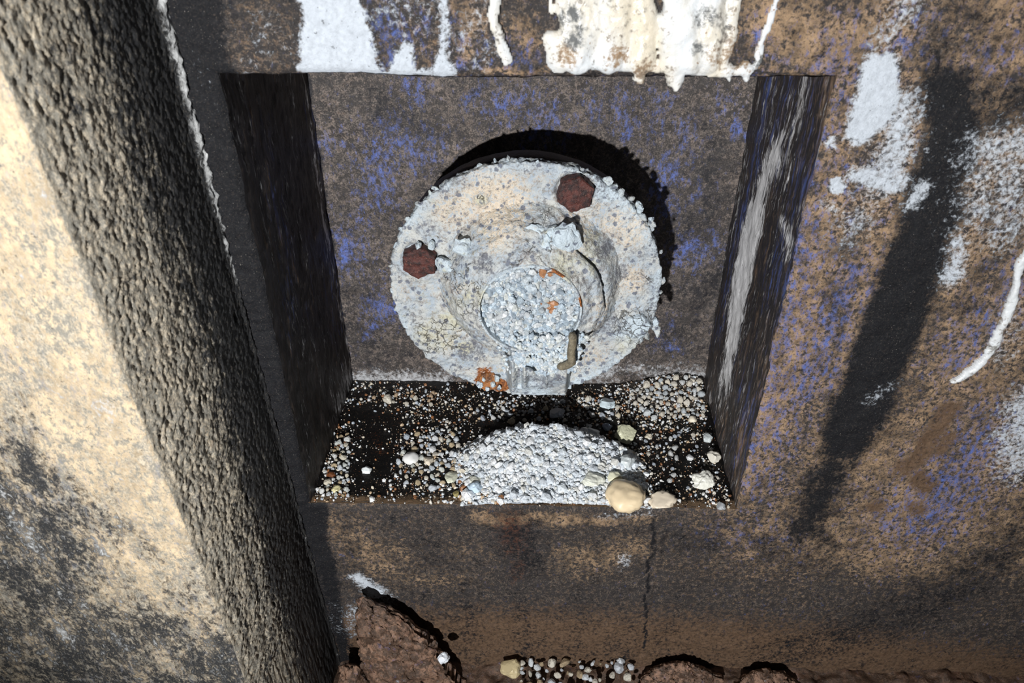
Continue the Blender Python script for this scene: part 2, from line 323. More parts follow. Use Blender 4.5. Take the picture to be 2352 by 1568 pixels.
def worley(P, seed=0):
    P = np.asarray(P, float)
    b = np.floor(P).astype(np.int64)
    f1 = np.full(len(P), 9.0)
    f2 = np.full(len(P), 9.0)
    idc = np.zeros(len(P), np.int64)
    for dx in (-1, 0, 1):
        for dy in (-1, 0, 1):
            for dz in (-1, 0, 1):
                c = b + np.array([dx, dy, dz])
                m = c & 255
                h = _perm[_perm[_perm[m[:, 0]] + m[:, 1]] + m[:, 2] + seed]
                q = c + np.stack([_perm[h + 1], _perm[h + 57], _perm[h + 113]], -1) / 255.0
                d = np.linalg.norm(P - q, axis=1)
                new = d < f1
                f2 = np.where(new, f1, np.minimum(f2, d))
                idc = np.where(new, h, idc)
                f1 = np.minimum(f1, d)
    return f1, f2, idc

def warp(V):
    n = np.stack([fbm(V * 22 + k * 31.7, 2) for k in range(3)], -1) * 0.0016
    n += np.stack([fbm(V * 110 + k * 11.1, 2) for k in range(3)], -1) * 0.0009
    return V + n

def sstep(a, b, x):
    t = np.clip((x - a) / (b - a), 0, 1)
    return t * t * (3 - 2 * t)

def seg_dist(A, B, pts, rel=False):
    best = np.full(A.shape, 1e9)
    if len(pts) == 1:
        pts = [pts[0], pts[0]]
    for (a0, b0, w0), (a1, b1, w1) in zip(pts[:-1], pts[1:]):
        da, db = a1 - a0, b1 - b0
        l2 = da * da + db * db + 1e-12
        t = np.clip(((A - a0) * da + (B - b0) * db) / l2, 0, 1)
        d = np.hypot(A - a0 - t * da, B - b0 - t * db)
        w = w0 + (w1 - w0) * t
        best = np.minimum(best, d / w if rel else d - w)
    return best

CH = 'wkbtmr'

def stain_masks(A, B, strokes, base):
    out = {c: np.asarray(base.get(c, 0.0)) + np.zeros(A.shape) for c in CH}
    Q = np.stack([A, B, 0 * A], -1)
    A = A + 0.0055 * fbm(Q * 32 + 2, 3) + 0.0026 * fbm(Q * 120 + 4, 3, 0.6)
    B = B + 0.0055 * fbm(Q * 32 + 12, 3) + 0.0026 * fbm(Q * 120 + 14, 3, 0.6)
    for ch, pts, soft, st in strokes:
        d = seg_dist(A, B, pts)
        st = st * dict(b=0.72, t=0.94, w=0.94).get(ch, 1.0)
        out[ch] = np.maximum(out[ch], st * np.clip(0.68 - d / (2 * soft), 0, 1))
    return out

# ------------------------------------------------------------------ mesh helpers
def mesh_np(name, V, F, smooth=True):
    V = np.asarray(V, np.float32)
    F = np.asarray(F, np.int32)
    me = bpy.data.meshes.new(name)
    k = F.shape[1]
    me.vertices.add(len(V))
    me.vertices.foreach_set('co', V.ravel())
    me.loops.add(F.size)
    me.loops.foreach_set('vertex_index', F.ravel())
    me.polygons.add(len(F))
    me.polygons.foreach_set('loop_start', np.arange(0, F.size, k, dtype=np.int32))
    me.polygons.foreach_set('loop_total', np.full(len(F), k, np.int32))
    me.polygons.foreach_set('use_smooth', np.full(len(F), smooth))
    me.update()
    me.validate()
    return me

def set_attr(me, name, rgb):
    a = me.color_attributes.new(name, 'FLOAT_COLOR', 'POINT')
    c = np.ones((len(me.vertices), 4), np.float32)
    c[:, :3] = rgb
    a.data.foreach_set('color', c.ravel())

def set_masks(me, m):
    set_attr(me, 'ma', np.stack([m['w'], m['k'], m['b']], -1))
    set_attr(me, 'mb', np.stack([m['t'], m['m'], m['r']], -1))

def link(name, me, mat, parent=None, **props):
    o = bpy.data.objects.new(name, me)
    COL.objects.link(o)
    if mat is not None and not me.materials:
        me.materials.append(mat)
    if parent is not None:
        o.parent = parent
    for k, v in props.items():
        o[k] = v
    return o

def grid_faces(nu, nv, wrap=False):
    i = np.arange(nu * nv).reshape(nu, nv)
    if wrap:
        j = np.roll(i, -1, axis=1)
        return np.stack([i[:-1], j[:-1], j[1:], i[1:]], -1).reshape(-1, 4)
    return np.stack([i[:-1, :-1], i[:-1, 1:], i[1:, 1:], i[1:, :-1]], -1).reshape(-1, 4)

def drop_loose(V, F):
    used = np.unique(F)
    mp = np.full(len(V), -1)
    mp[used] = np.arange(len(used))
    return V[used], mp[F], used

def ico(sub):
    bm = bmesh.new()
    bmesh.ops.create_icosphere(bm, subdivisions=sub, radius=1)
    v = np.array([x.co[:] for x in bm.verts])
    f = np.array([[y.index for y in x.verts] for x in bm.faces])
    bm.free()
    return v, f

ICO1, ICO2, ICO3, ICO4 = ico(1), ico(2), ico(3), ico(4)

def lump(base, seed, rough=0.3, freq=1.3, flat=1.0, cut=0):
    v, f = base
    v = v * (1 + rough * fbm(v * freq + seed * 7.7, 3)[:, None])
    r = np.random.default_rng(seed)
    for _ in range(cut):
        n = r.normal(size=3)
        n /= np.linalg.norm(n)
        d = v @ n - r.uniform(0.55, 0.85)
        v = v - np.maximum(d, 0)[:, None] * n * 0.9
    return v * np.array([1, 1, flat]), f

def rand_rots(n, r):
    q = r.normal(size=(n, 4))
    q /= np.linalg.norm(q, axis=1)[:, None]
    w, x, y, z = q.T
    return np.stack([np.stack([1 - 2 * (y * y + z * z), 2 * (x * y - z * w), 2 * (x * z + y * w)], -1),
                     np.stack([2 * (x * y + z * w), 1 - 2 * (x * x + z * z), 2 * (y * z - x * w)], -1),
                     np.stack([2 * (x * z - y * w), 2 * (y * z + x * w), 1 - 2 * (x * x + y * y)], -1)], 1)

def grain_cloud(P, R, C, r, base=ICO1, nvar=14, rough=0.55):
    """many small irregular grains as one set of arrays: verts, faces, colours"""
    Vs, Fs, Cs, off = [], [], [], 0
    var = rng.integers(0, nvar, len(P))
    rot = rand_rots(len(P), r)
    for k in range(nvar):
        s = np.where(var == k)[0]
        if not len(s):
            continue
        v, f = lump(base, 100 + k, rough, 1.1, 1, 3)
        sc = R[s][:, None] * r.uniform(0.65, 1.25, (len(s), 3))
        q = np.einsum('nij,nvj->nvi', rot[s], v[None] * sc[:, None, :]) + P[s][:, None, :]
        n = len(v)
        Vs.append(q.reshape(-1, 3))
        Fs.append((f[None] + (np.arange(len(s)) * n)[:, None, None]).reshape(-1, 3) + off)
        Cs.append(np.repeat(C[s], n, axis=0))
        off += len(s) * n
    return np.concatenate(Vs), np.concatenate(Fs), np.concatenate(Cs)

# ------------------------------------------------------------------ materials
def lin(r, g, b):
    f = lambda c: ((c / 255 + 0.055) / 1.055) ** 2.4 if c > 10.3 else c / 255 / 12.92
    return (f(r), f(g), f(b), 1)

class NT:
    def __init__(s, name):
        s.mat = bpy.data.materials.new(name)
        s.mat.use_nodes = True
        s.t = s.mat.node_tree
        s.bsdf = s.t.nodes['Principled BSDF']
        s.co = s.t.nodes.new('ShaderNodeTexCoord').outputs['Object']

    def put(s, sock, v):
        if isinstance(v, bpy.types.NodeSocket):
            s.t.links.new(v, sock)
        else:
            sock.default_value = v

    def vec(s, scale, rot=(0, 0, 0)):
        n = s.t.nodes.new('ShaderNodeMapping')
        s.put(n.inputs[0], s.co)
        n.inputs[2].default_value = rot
        n.inputs[3].default_value = scale
        return n.outputs[0]

    def noise(s, scale, detail=3, rough=0.55, vec=None, dist=0.0):
        n = s.t.nodes.new('ShaderNodeTexNoise')
        s.put(n.inputs['Vector'], vec if vec is not None else s.co)
        n.inputs['Scale'].default_value = scale
        n.inputs['Detail'].default_value = detail
        n.inputs['Roughness'].default_value = rough
        n.inputs['Distortion'].default_value = dist
        return n.outputs[0]

    def voro(s, scale, feature='F1', vec=None):
        n = s.t.nodes.new('ShaderNodeTexVoronoi')
        n.feature = feature
        s.put(n.inputs['Vector'], vec if vec is not None else s.co)
        n.inputs['Scale'].default_value = scale
        return n.outputs

    def math(s, op, a, b=0.0, c=0.0):
        n = s.t.nodes.new('ShaderNodeMath')
        n.operation = op
        for k, v in enumerate((a, b, c)):
            s.put(n.inputs[k], v)
        return n.outputs[0]

    def step(s, v, a, b, lo=0.0, hi=1.0):
        n = s.t.nodes.new('ShaderNodeMapRange')
        n.interpolation_type = 'SMOOTHSTEP'
        for k, q in enumerate((v, a, b, lo, hi)):
            s.put(n.inputs[k], q)
        return n.outputs[0]

    def mix(s, f, a, b):
        n = s.t.nodes.new('ShaderNodeMix')
        n.data_type = 'RGBA'
        s.put(n.inputs[0], f)
        s.put(n.inputs[6], a)
        s.put(n.inputs[7], b)
        return n.outputs[2]

    def attr(s, name):
        n = s.t.nodes.new('ShaderNodeAttribute')
        n.attribute_name = name
        p = s.t.nodes.new('ShaderNodeSeparateColor')
        s.t.links.new(n.outputs['Color'], p.inputs[0])
        return n.outputs['Color'], p.outputs

    def bump(s, h, dist, strength=1.0, normal=None):
        n = s.t.nodes.new('ShaderNodeBump')
        n.inputs['Strength'].default_value = strength
        n.inputs['Distance'].default_value = dist
        s.put(n.inputs['Height'], h)
        if normal is not None:
            s.put(n.inputs['Normal'], normal)
        return n.outputs[0]

    def layer(s, col, colour, a, n, gain, soft):
        v = s.math('MULTIPLY_ADD', n, gain, s.math('SUBTRACT', a, 0.5 * gain))
        return s.mix(s.step(v, 0.5 - soft, 0.5 + soft), col, colour)

    def done(s, col, rough=0.6, spec=0.4, normal=None):
        s.put(s.bsdf.inputs['Base Color'], col)
        s.put(s.bsdf.inputs['Roughness'], rough)
        s.put(s.bsdf.inputs['Specular IOR Level'], spec)
        if normal is not None:
            s.put(s.bsdf.inputs['Normal'], normal)
        return s.mat

def stained(name, dark, mid, cover=0.5, colours=None, scale=1.0, bump=0.0005, stretch=(1, 1, 1), rough=0.55, spec=0.4, speck=0.35, wgain=2.2):
    c = dict(w=lin(208, 216, 226), k=lin(25, 26, 30), b=lin(92, 118, 196), t=lin(176, 148, 118), m=lin(112, 90, 72), r=lin(86, 52, 38))
    c.update(colours or {})
    dim = lambda q, f: tuple(x * f for x in q[:3]) + (1,)
    m = NT(name)
    v = m.vec(stretch)
    vd = m.vec((1 * stretch[0], 1 * stretch[1], 0.55 * stretch[2]), (0.0, 0.5, 0.0))
    _, A = m.attr('ma')
    _, B = m.attr('mb')
    nf = m.noise(900 * scale, 4, 0.65, v)
    nm = m.noise(240 * scale, 7, 0.74, v)
    nl = m.noise(70 * scale, 7, 0.72, v)
    nb = m.noise(230 * scale, 7, 0.74, vd)
    nt = m.noise(340 * scale, 6, 0.74, v, 0.4)
    mixv = m.math('ADD', m.math('MULTIPLY', nf, 0.4), m.math('ADD', m.math('MULTIPLY', nm, 0.35), m.math('MULTIPLY', nl, 0.25)))
    col = m.mix(m.step(mixv, 0.58 - 0.2 * cover, 0.76 - 0.24 * cover), dark, mid)
    tvar = m.mix(m.step(nl, 0.38, 0.64), c['t'], dim(c['t'], 0.55))
    col = m.layer(col, tvar, B[0], m.math('ADD', m.math('MULTIPLY', nt, 0.65), m.math('MULTIPLY', nm, 0.35)), 3.6, 0.24)
    bvar = m.mix(m.step(nt, 0.4, 0.66), c['b'], m.mix(0.5, c['b'], dim(mid, 0.6)))
    col = m.layer(col, bvar, A[2], m.math('ADD', m.math('MULTIPLY', nb, 0.6), m.math('MULTIPLY', nt, 0.4)), 3.8, 0.28)
    mc = m.mix(m.step(nt, 0.38, 0.62), c['m'], dim(c['m'], 0.6))
    col = m.layer(col, mc, B[1], nm, 2.4, 0.35)
    col = m.layer(col, c['r'], B[2], nm, 2.2, 0.35)
    kvar = m.mix(m.step(nf, 0.5, 0.8), c['k'], m.mix(0.22, c['k'], mid))
    col = m.layer(col, kvar, A[1], m.math('ADD', m.math('MULTIPLY', nl, 0.4), m.math('MULTIPLY', nt, 0.6)), 3.6, 0.26)
    nw = m.math('ADD', m.math('MULTIPLY', nl, 0.3), m.math('MULTIPLY', nt, 0.7))
    wv = m.mix(m.step(nm, 0.40, 0.7), c['w'], dim(c['w'], 0.78))
    col = m.layer(col, wv, A[0], nw, wgain, 0.2)
    # sparse pale and dark mineral specks
    sp = m.step(m.noise(1100 * scale, 2, 0.6), 0.68, 0.74)
    col = m.mix(m.math('MULTIPLY', sp, speck), col, lin(196, 188, 178))
    dk = m.step(m.noise(420 * scale, 3, 0.6), 0.66, 0.72)
    col = m.mix(m.math('MULTIPLY', dk, 0.6), col, lin(40, 36, 34))
    h = m.math('ADD', m.math('MULTIPLY', nt, 1.0), m.math('MULTIPLY', nf, 0.45))
    return m.done(col, m.step(nm, 0.3, 0.7, rough - 0.12, rough + 0.15), spec, m.bump(h, bump))

M_front = stained('grimy_painted_concrete', lin(56, 53, 53), lin(128, 115, 104), 0.5, bump=0.0008, spec=0.25)
M_back = stained('smeared_grey_concrete', lin(62, 58, 57), lin(146, 134, 126), 0.55, dict(b=lin(98, 124, 206), t=lin(154, 140, 130), k=lin(40, 39, 43), w=lin(200, 202, 206)), 1.0, 0.0006, speck=0.2)
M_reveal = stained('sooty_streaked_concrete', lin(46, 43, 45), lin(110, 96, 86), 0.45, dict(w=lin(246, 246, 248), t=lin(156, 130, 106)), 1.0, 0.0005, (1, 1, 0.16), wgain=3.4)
M_pillar = stained('rough_weathered_concrete', lin(150, 146, 136), lin(220, 206, 182), 0.7, dict(k=lin(54, 55, 57), t=lin(238, 214, 178), w=lin(224, 226, 226), b=lin(136, 144, 160)), 0.9, 0.0009, (1, 1, 0.7), speck=0.3)
M_mudfloor = stained('wet_brown_mud', lin(78, 62, 52), lin(128, 102, 84), 0.5, dict(t=lin(164, 130, 108), k=lin(48, 40, 36), r=lin(96, 62, 48)), 0.6, 0.0012, rough=0.45)

def ledge_mat():
    m = NT('black_wet_silt')
    _, B = m.attr('mb')
    nf = m.noise(600, 4, 0.65)
    nm = m.noise(140, 5, 0.65)
    col = m.mix(m.step(nf, 0.55, 0.75), lin(14, 13, 13), lin(48, 40, 34))
    col = m.layer(col, lin(110, 90, 70), B[0], m.math('ADD', m.math('MULTIPLY', nm, 0.5), m.math('MULTIPLY', nf, 0.5)), 1.4, 0.14)
    col = m.layer(col, lin(120, 62, 26), B[2], nf, 1.4, 0.14)
    sp = m.step(m.noise(1300, 1), 0.72, 0.76)
    col = m.mix(m.math('MULTIPLY', sp, 0.8), col, lin(170, 140, 110))
    return m.done(col, 0.5, 0.35, m.bump(m.math('ADD', nf, nm), 0.0006))
M_ledge = ledge_mat()

def grain_mat():
    m = NT('mineral_grains')
    c, _ = m.attr('col')
    nf = m.noise(900, 3, 0.6)
    col = m.mix(m.step(nf, 0.4, 0.75), c, m.mix(0.45, c, lin(90, 92, 98)))
    return m.done(col, 0.38, 0.5, m.bump(nf, 0.0004, 0.8))
M_grain = grain_mat()

def stone_mat():
    m = NT('mineral_lump')
    oi = m.t.nodes.new('ShaderNodeObjectInfo')
    c = oi.outputs['Color']
    nf = m.noise(2.2, 5, 0.7)
    nm = m.noise(6, 3, 0.6)
    col = m.mix(m.step(nf, 0.5, 0.72), c, m.mix(0.55, c, lin(110, 108, 104)))
    col = m.mix(m.step(nm, 0.64, 0.74), col, m.mix(0.5, col, lin(120, 86, 50)))
    return m.done(col, 0.42, 0.5, m.bump(m.math('ADD', nf, m.math('MULTIPLY', nm, 0.5)), 0.0012))
M_stone = stone_mat()

def calcite_mat():
    m = NT('glossy_calcite')
    _, B = m.attr('mb')
    nl = m.noise(26, 4, 0.6, m.vec((1, 1, 0.4)))
    nm = m.noise(120, 5, 0.65)
    nf = m.noise(420, 4, 0.6)
    col = m.mix(m.step(nl, 0.48, 0.72), lin(222, 226, 229), lin(224, 215, 196))
    col = m.mix(m.math('MULTIPLY', m.step(nm, 0.6, 0.75), 0.6), col, lin(186, 184, 172))
    col = m.layer(col, lin(158, 134, 108), B[0], m.math('ADD', m.math('MULTIPLY', nf, 0.6), m.math('MULTIPLY', nm, 0.4)), 3.4, 0.3)
    col = m.layer(col, lin(110, 112, 112), B[1], m.math('ADD', m.math('MULTIPLY', nf, 0.5), m.math('MULTIPLY', nm, 0.5)), 3.2, 0.34)
    sp = m.step(m.noise(330, 1), 0.74, 0.78)
    col = m.mix(m.math('MULTIPLY', sp, 0.7), col, lin(150, 110, 70))
    m.bsdf.inputs['Subsurface Weight'].default_value = 0.25
    m.bsdf.inputs['Subsurface Radius'].default_value = (0.004, 0.0035, 0.003)
    m.bsdf.inputs['Subsurface Scale'].default_value = 0.6
    return m.done(col, 0.28, 0.5, m.bump(m.math('ADD', nm, m.math('MULTIPLY', nf, 0.35)), 0.0014, 0.7))
M_calcite = calcite_mat()

def crust_mat(name, blue=0.0):
    """ma: w bluish white, k dark grey, b olive; mb: t cream, m crack amount, r rust"""
    m = NT(name)
    _, A = m.attr('ma')
    _, B = m.attr('mb')
    nf = m.noise(700, 3, 0.6)
    nm = m.noise(230, 5, 0.7)
    nl = m.noise(70, 5, 0.65)
    base = m.mix(m.step(nl, 0.38, 0.64), lin(200, 201, 197), lin(172, 184, 196))
    base = m.mix(m.step(nm, 0.52, 0.66), base, lin(134, 140, 150))
    col = m.layer(base, lin(226, 210, 188), B[0], m.math('ADD', m.math('MULTIPLY', nm, 0.6), m.math('MULTIPLY', nf, 0.4)), 3.2, 0.2)
    col = m.layer(col, lin(202, 216, 226), A[0], nm, 1.2, 0.14)
    col = m.layer(col, lin(206, 202, 176), A[2], m.math('ADD', m.math('MULTIPLY', nl, 0.5), m.math('MULTIPLY', nm, 0.5)), 2.6, 0.3)
    # slate coloured freckles
    fr = m.voro(190)
    dots = m.step(m.math('ADD', fr[0], m.math('MULTIPLY', m.math('SUBTRACT', nm, 0.5), 1.1)), 0.26, 0.34, 1.0, 0.0)
    sel = m.step(m.noise(120, 2), 0.46, 0.52)
    col = m.mix(m.math('MULTIPLY', m.math('MULTIPLY', dots, sel), 0.85), col, lin(104, 110, 126))
    col = m.layer(col, lin(112, 114, 122), A[1], m.math('ADD', m.math('MULTIPLY', nm, 0.6), m.math('MULTIPLY', nf, 0.4)), 3.2, 0.3)
    # cracks
    wob = m.t.nodes.new('ShaderNodeVectorMath')
    wob.operation = 'MULTIPLY_ADD'
    nn = m.t.nodes.new('ShaderNodeTexNoise')
    m.put(nn.inputs['Vector'], m.co)
    nn.inputs['Scale'].default_value = 260
    m.put(wob.inputs[0], nn.outputs['Color'])
    wob.inputs[1].default_value = (0.006, 0.006, 0.006)
    m.put(wob.inputs[2], m.co)
    ed = m.voro(150, 'DISTANCE_TO_EDGE', wob.outputs[0])[0]
    crack = m.math('MULTIPLY', m.step(ed, 0.012, 0.05, 1.0, 0.0), m.step(m.math('ADD', B[1], m.math('SUBTRACT', m.noise(110, 2), 0.5)), 0.58, 0.70))
    col = m.mix(m.math('MULTIPLY', crack, 0.75), col, lin(70, 64, 54))
    col = m.layer(col, m.mix(m.step(nf, 0.4, 0.65), lin(168, 104, 54), lin(98, 56, 32)), B[2], m.math('ADD', m.math('MULTIPLY', nm, 0.6), m.math('MULTIPLY', nf, 0.4)), 1.5, 0.1)
    h = m.math('SUBTRACT', m.math('ADD', nm, m.math('MULTIPLY', nf, 0.4)), m.math('MULTIPLY', crack, 0.5))
    return m.done(col, 0.5, 0.4, m.bump(h, 0.0016))
M_crust = crust_mat('cream_mineral_crust')

def rust_mat(name, c1, c2, c3):
    m = NT(name)
    nf = m.noise(900, 4, 0.65)
    nm = m.noise(220, 5, 0.65)
    col = m.mix(m.step(nm, 0.35, 0.65), c1, c2)
    col = m.mix(m.step(nf, 0.58, 0.72), col, c3)
    return m.done(col, 0.5, 0.5, m.bump(m.math('ADD', nm, m.math('MULTIPLY', nf, 0.5)), 0.0012))
M_rust = rust_mat('dark_red_rust', lin(92, 50, 44), lin(40, 24, 24), lin(140, 92, 76))
M_rustdark = rust_mat('blackened_rust', lin(44, 24, 20), lin(22, 15, 14), lin(96, 48, 32))
M_pin = rust_mat('olive_grey_iron', lin(138, 128, 106), lin(104, 96, 80), lin(186, 180, 164))

# ------------------------------------------------------------------ the setting
def axis(*segs):
    out = [segs[0][0]]
    for a, b, st in segs:
        n = max(1, int(round((b - a) / st)))
        out += list(np.linspace(a, b, n + 1)[1:])
    return np.array(out)

def plane_grid(A, B):
    a, b = np.meshgrid(A, B, indexing='ij')
    return a.ravel(), b.ravel(), grid_faces(len(A), len(B))

# front wall with the niche opening
ax = axis((-0.08, 0.0, 0.0016), (0.0, W, 0.002), (W, 0.66, 0.002), (0.66, 1.3, 0.016))
az = axis((-0.30, -0.25, 0.01), (-0.25, 0.0, 0.002), (0.0, H, 0.002), (H, 0.46, 0.002), (0.46, 0.9, 0.016))
fa, fb, ff = plane_grid(ax, az)
fc_a, fc_b = fa[ff].mean(1), fb[ff].mean(1)
ff = ff[~((fc_a > 0) & (fc_a < W) & (fc_b > 0) & (fc_b < H))]
P = np.stack([fa, np.zeros_like(fa), fb], -1)
inx = np.maximum(np.maximum(-fa, fa - W), np.maximum(-fb, fb - H))
P2 = warp(P)
dsp = fbm(P * 60, 4) * 0.0012 + fbm(P * 260, 3) * 0.0005
roughstrip = sstep(0.03, 0.0, np.abs(fa + 0.012)) * sstep(-0.3, 0.3, fb)
dsp += roughstrip * fbm(P * np.array([300, 1, 200]), 4, 0.7) * 0.0035
dsp += sstep(0.004, 0.0, inx) ** 2 * 0.0022
crackd = np.abs(seg_dist(fa, fb, [(0.2735, -0.012, 0.0), (0.2705, -0.09, 0.0), (0.266, -0.193, 0.0)]) - 0.0 + 0.0006 * fbm(P * 200, 2))
dsp += 0.0018 * sstep(0.0016, 0.0, crackd)
P2[:, 1] += dsp
lf = fbm(P * 14, 4)
lf2 = fbm(P * np.array([40, 1, 7]) + 5, 4)
right_ = sstep(0.22, 0.40, fa)
strip_shade = sstep(0.012, -0.006, fa)  # black strip at the pillar seam, cast shadow painted into its colour
base = dict(t=0.20 + 0.28 * lf + 0.30 * right_, b=-0.06 + 0.30 * fbm(P * 20 + 9, 3) + 0.16 * right_, k=0.20 + 0.30 * lf2 + 0.10 * (1 - right_) + (0.4 + 0.6 * sstep(-0.1, 0.0, fb)) * strip_shade, w=0.02 + 0.3 * fbm(P * np.array([30, 1, 9]) + 40, 3) * sstep(-0.1, 0.3, fb), m=0.1 + 0.2 * lf)
for k_ in 'tb':
    base[k_] = base[k_] - 0.4 * strip_shade
wet = sstep(-0.05, -0.10, fb)
for k_ in 'tbw':
    base[k_] = base[k_] * (1 - 0.6 * wet)
mk = stain_masks(fa, fb, FRONT_STAINS_SHADE, base)
V, F, used = drop_loose(P2, ff)
me = mesh_np('wall_front', V, F)
set_masks(me, {k: v[used] for k, v in mk.items()})
link('wall_front', me, M_front, kind='structure', label='stained concrete wall with tan, blue, white and black streaks around the niche', category='wall')

def panel(name, A, B, to3, nrm, strokes, mat, base, amp=1.0, **pr):
    a, b, f = plane_grid(A, B)
    P = to3(a, b)
    d = (fbm(P * 60, 3) * 0.001 + fbm(P * 240, 3) * 0.0005) * amp
    V = warp(P) + d[:, None] * np.array(nrm)
    me = mesh_np(name, V, f)
    bs = {k: (v(P) if callable(v) else v) for k, v in base.items()}
    set_masks(me, stain_masks(a, b, strokes, bs))
    return link(name, me, mat, kind='structure', **pr)

yy = axis((0.0008, D + 0.004, 0.002))
zz = axis((-0.002, H + 0.004, 0.002))
xx = axis((-0.006, W + 0.006, 0.002))
nz = lambda s, o, g, c: (lambda P: c + g * fbm(P * np.array(s) + o, 4))
panel('wall_back', xx, axis((-0.006, H + 0.004, 0.002)), lambda a, b: np.stack([a, np.full_like(a, D), b], -1), (0, -1, 0), BACK_STAINS_SHADE, M_back,
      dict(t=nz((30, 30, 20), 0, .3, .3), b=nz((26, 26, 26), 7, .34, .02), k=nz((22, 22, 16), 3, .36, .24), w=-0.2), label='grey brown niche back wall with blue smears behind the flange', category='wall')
panel('wall_right', yy, zz, lambda a, b: np.stack([np.full_like(a, W), a, b], -1), (-1, 0, 0), RIGHT_STAINS, M_reveal,
      dict(t=nz((90, 90, 8), 0, .3, .2), b=nz((90, 90, 8), 7, .34, .04), k=nz((90, 90, 8), 3, .3, .3), w=nz((120, 120, 9), 21, .3, .15)), label='dark niche side wall with a long white vertical streak', category='wall')
panel('wall_left', yy, zz, lambda a, b: np.stack([0.0050 * a / D, a, b], -1), (1, 0, 0), LEFT_STAINS_LIGHT, M_reveal,
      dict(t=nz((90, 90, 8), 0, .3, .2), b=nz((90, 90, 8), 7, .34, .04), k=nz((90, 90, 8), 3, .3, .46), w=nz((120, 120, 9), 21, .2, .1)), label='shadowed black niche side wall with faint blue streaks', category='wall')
panel('ceiling', xx, yy, lambda a, b: np.stack([a, b, np.full_like(a, H)], -1), (0, 0, -1), [], M_reveal,
      dict(t=.3, b=.2, k=.35, w=.15), label='niche ceiling slab hidden under the dripping lip', category='ceiling')

# ledge: niche floor
fx = axis((-0.004, W + 0.004, 0.0016))
fy = axis((0.0006, D + 0.004, 0.0016))
a, b, f = plane_grid(fx, fy)
P = np.stack([a, b, np.zeros_like(a)], -1)
V = warp(P)
V[:, 2] += fbm(P * 90, 4) * 0.0012 + fbm(P * 420, 2) * 0.0005 + 0.004 * sstep(0.25, 0.32, a) * sstep(0.09, 0.148, b)
me = mesh_np('floor', V, f)
set_masks(me, stain_masks(a, b, [], dict(t=0.16 + 0.25 * fbm(P * 45, 3) + 0.55 * sstep(0.016, 0.0, b), r=0.18 + 0.3 * fbm(P * 60 + 4, 3))))
link('floor', me, M_ledge, kind='structure', label='black silt covered ledge at the bottom of the niche', category='ledge')

# pillar on the left: rough side turned away, pale face turned to the viewer
zc = axis((-0.31, -0.08, 0.006), (-0.08, 0.40, 0.0011), (0.42, 0.9, 0.012))
side_s = axis((0.0, 0.113, 0.00075))
arc_n = 12
face_s = np.concatenate([axis((0.0, 0.17, 0.0018)), axis((0.17, 0.6, 0.012))[1:]])
sec = []      # (dx from seam, y, nx, ny, t)  t<0 side, t>0 face
nrm_side = np.array([1.0, -0.07]) / math.hypot(1, 0.07)
for s in side_s:
    L_ = 0.113
    sl = 0.045 + 0.36 * (s / L_) ** 1.6
    nrm_side = np.array([1.0, -sl]) / math.hypot(1, sl)
    sec.append((-(0.045 * s + 0.36 * L_ / 2.6 * (s / L_) ** 2.6), 0.006 - s, nrm_side[0], nrm_side[1], s - 0.113))
ex, ey = sec[-1][0], sec[-1][1]
r_ = 0.0035
for k in range(1, arc_n + 1):
    th = (math.pi / 2 - math.atan(0.405) + 0.10) * k / arc_n
    n0 = math.atan2(nrm_side[1], nrm_side[0])
    nx, ny = math.cos(n0 - th), math.sin(n0 - th)
    sec.append((ex - r_ * nrm_side[0] + r_ * nx, ey - r_ * nrm_side[1] + r_ * ny, nx, ny, 0.0005 * k))
ex, ey = sec[-1][0], sec[-1][1]
for s in face_s[1:]:
    sec.append((ex - s, ey + 0.10 * s, -0.1, -0.995, 0.006 + s))
sec = np.array(sec)
S, Z = np.meshgrid(np.arange(len(sec)), zc, indexing='ij')
S = S.ravel()
Z = Z.ravel()
xs0 = -0.0105 - 0.03 * Z
edge_w = 0.004 * fbm(np.stack([Z * 9, Z * 0, Z * 0 + 3], -1), 3)
P = np.stack([xs0 + sec[S, 0], sec[S, 1], Z], -1)
t = sec[S, 4]
P[:, 1] += edge_w * sstep(-0.10, 0.0, t)
N = np.stack([sec[S, 2], sec[S, 3], 0 * Z], -1)
side = sstep(0.003, -0.004, t)
toward = sstep(-0.125, 0.0, t)                 # 0 at the seam, 1 at the outer edge
q = P * np.array([400, 400, 300])
rg = 1 - np.abs(fbm(q, 3, 0.6)) * 2.2
pit = np.minimum(fbm(P * np.array([260, 260, 150]) + 50, 3, 0.6), 0.12)
dsp = side * ((0.0009 + 0.0009 * toward) * (fbm(q, 3, 0.7) + 0.9 * pit) + 0.0016 * toward * fbm(P * np.array([90, 90, 60]), 3))
dsp += (1 - side) * (0.0010 * fbm(P * 120, 4, 0.6) + 0.0006 * fbm(P * 380, 2))
holes = worley(P * np.array([70, 70, 32]), 3)
dsp -= side * 0.0028 * sstep(0.16, 0.05, holes[0]) * (fbm(P * 9, 2) > 0.02)
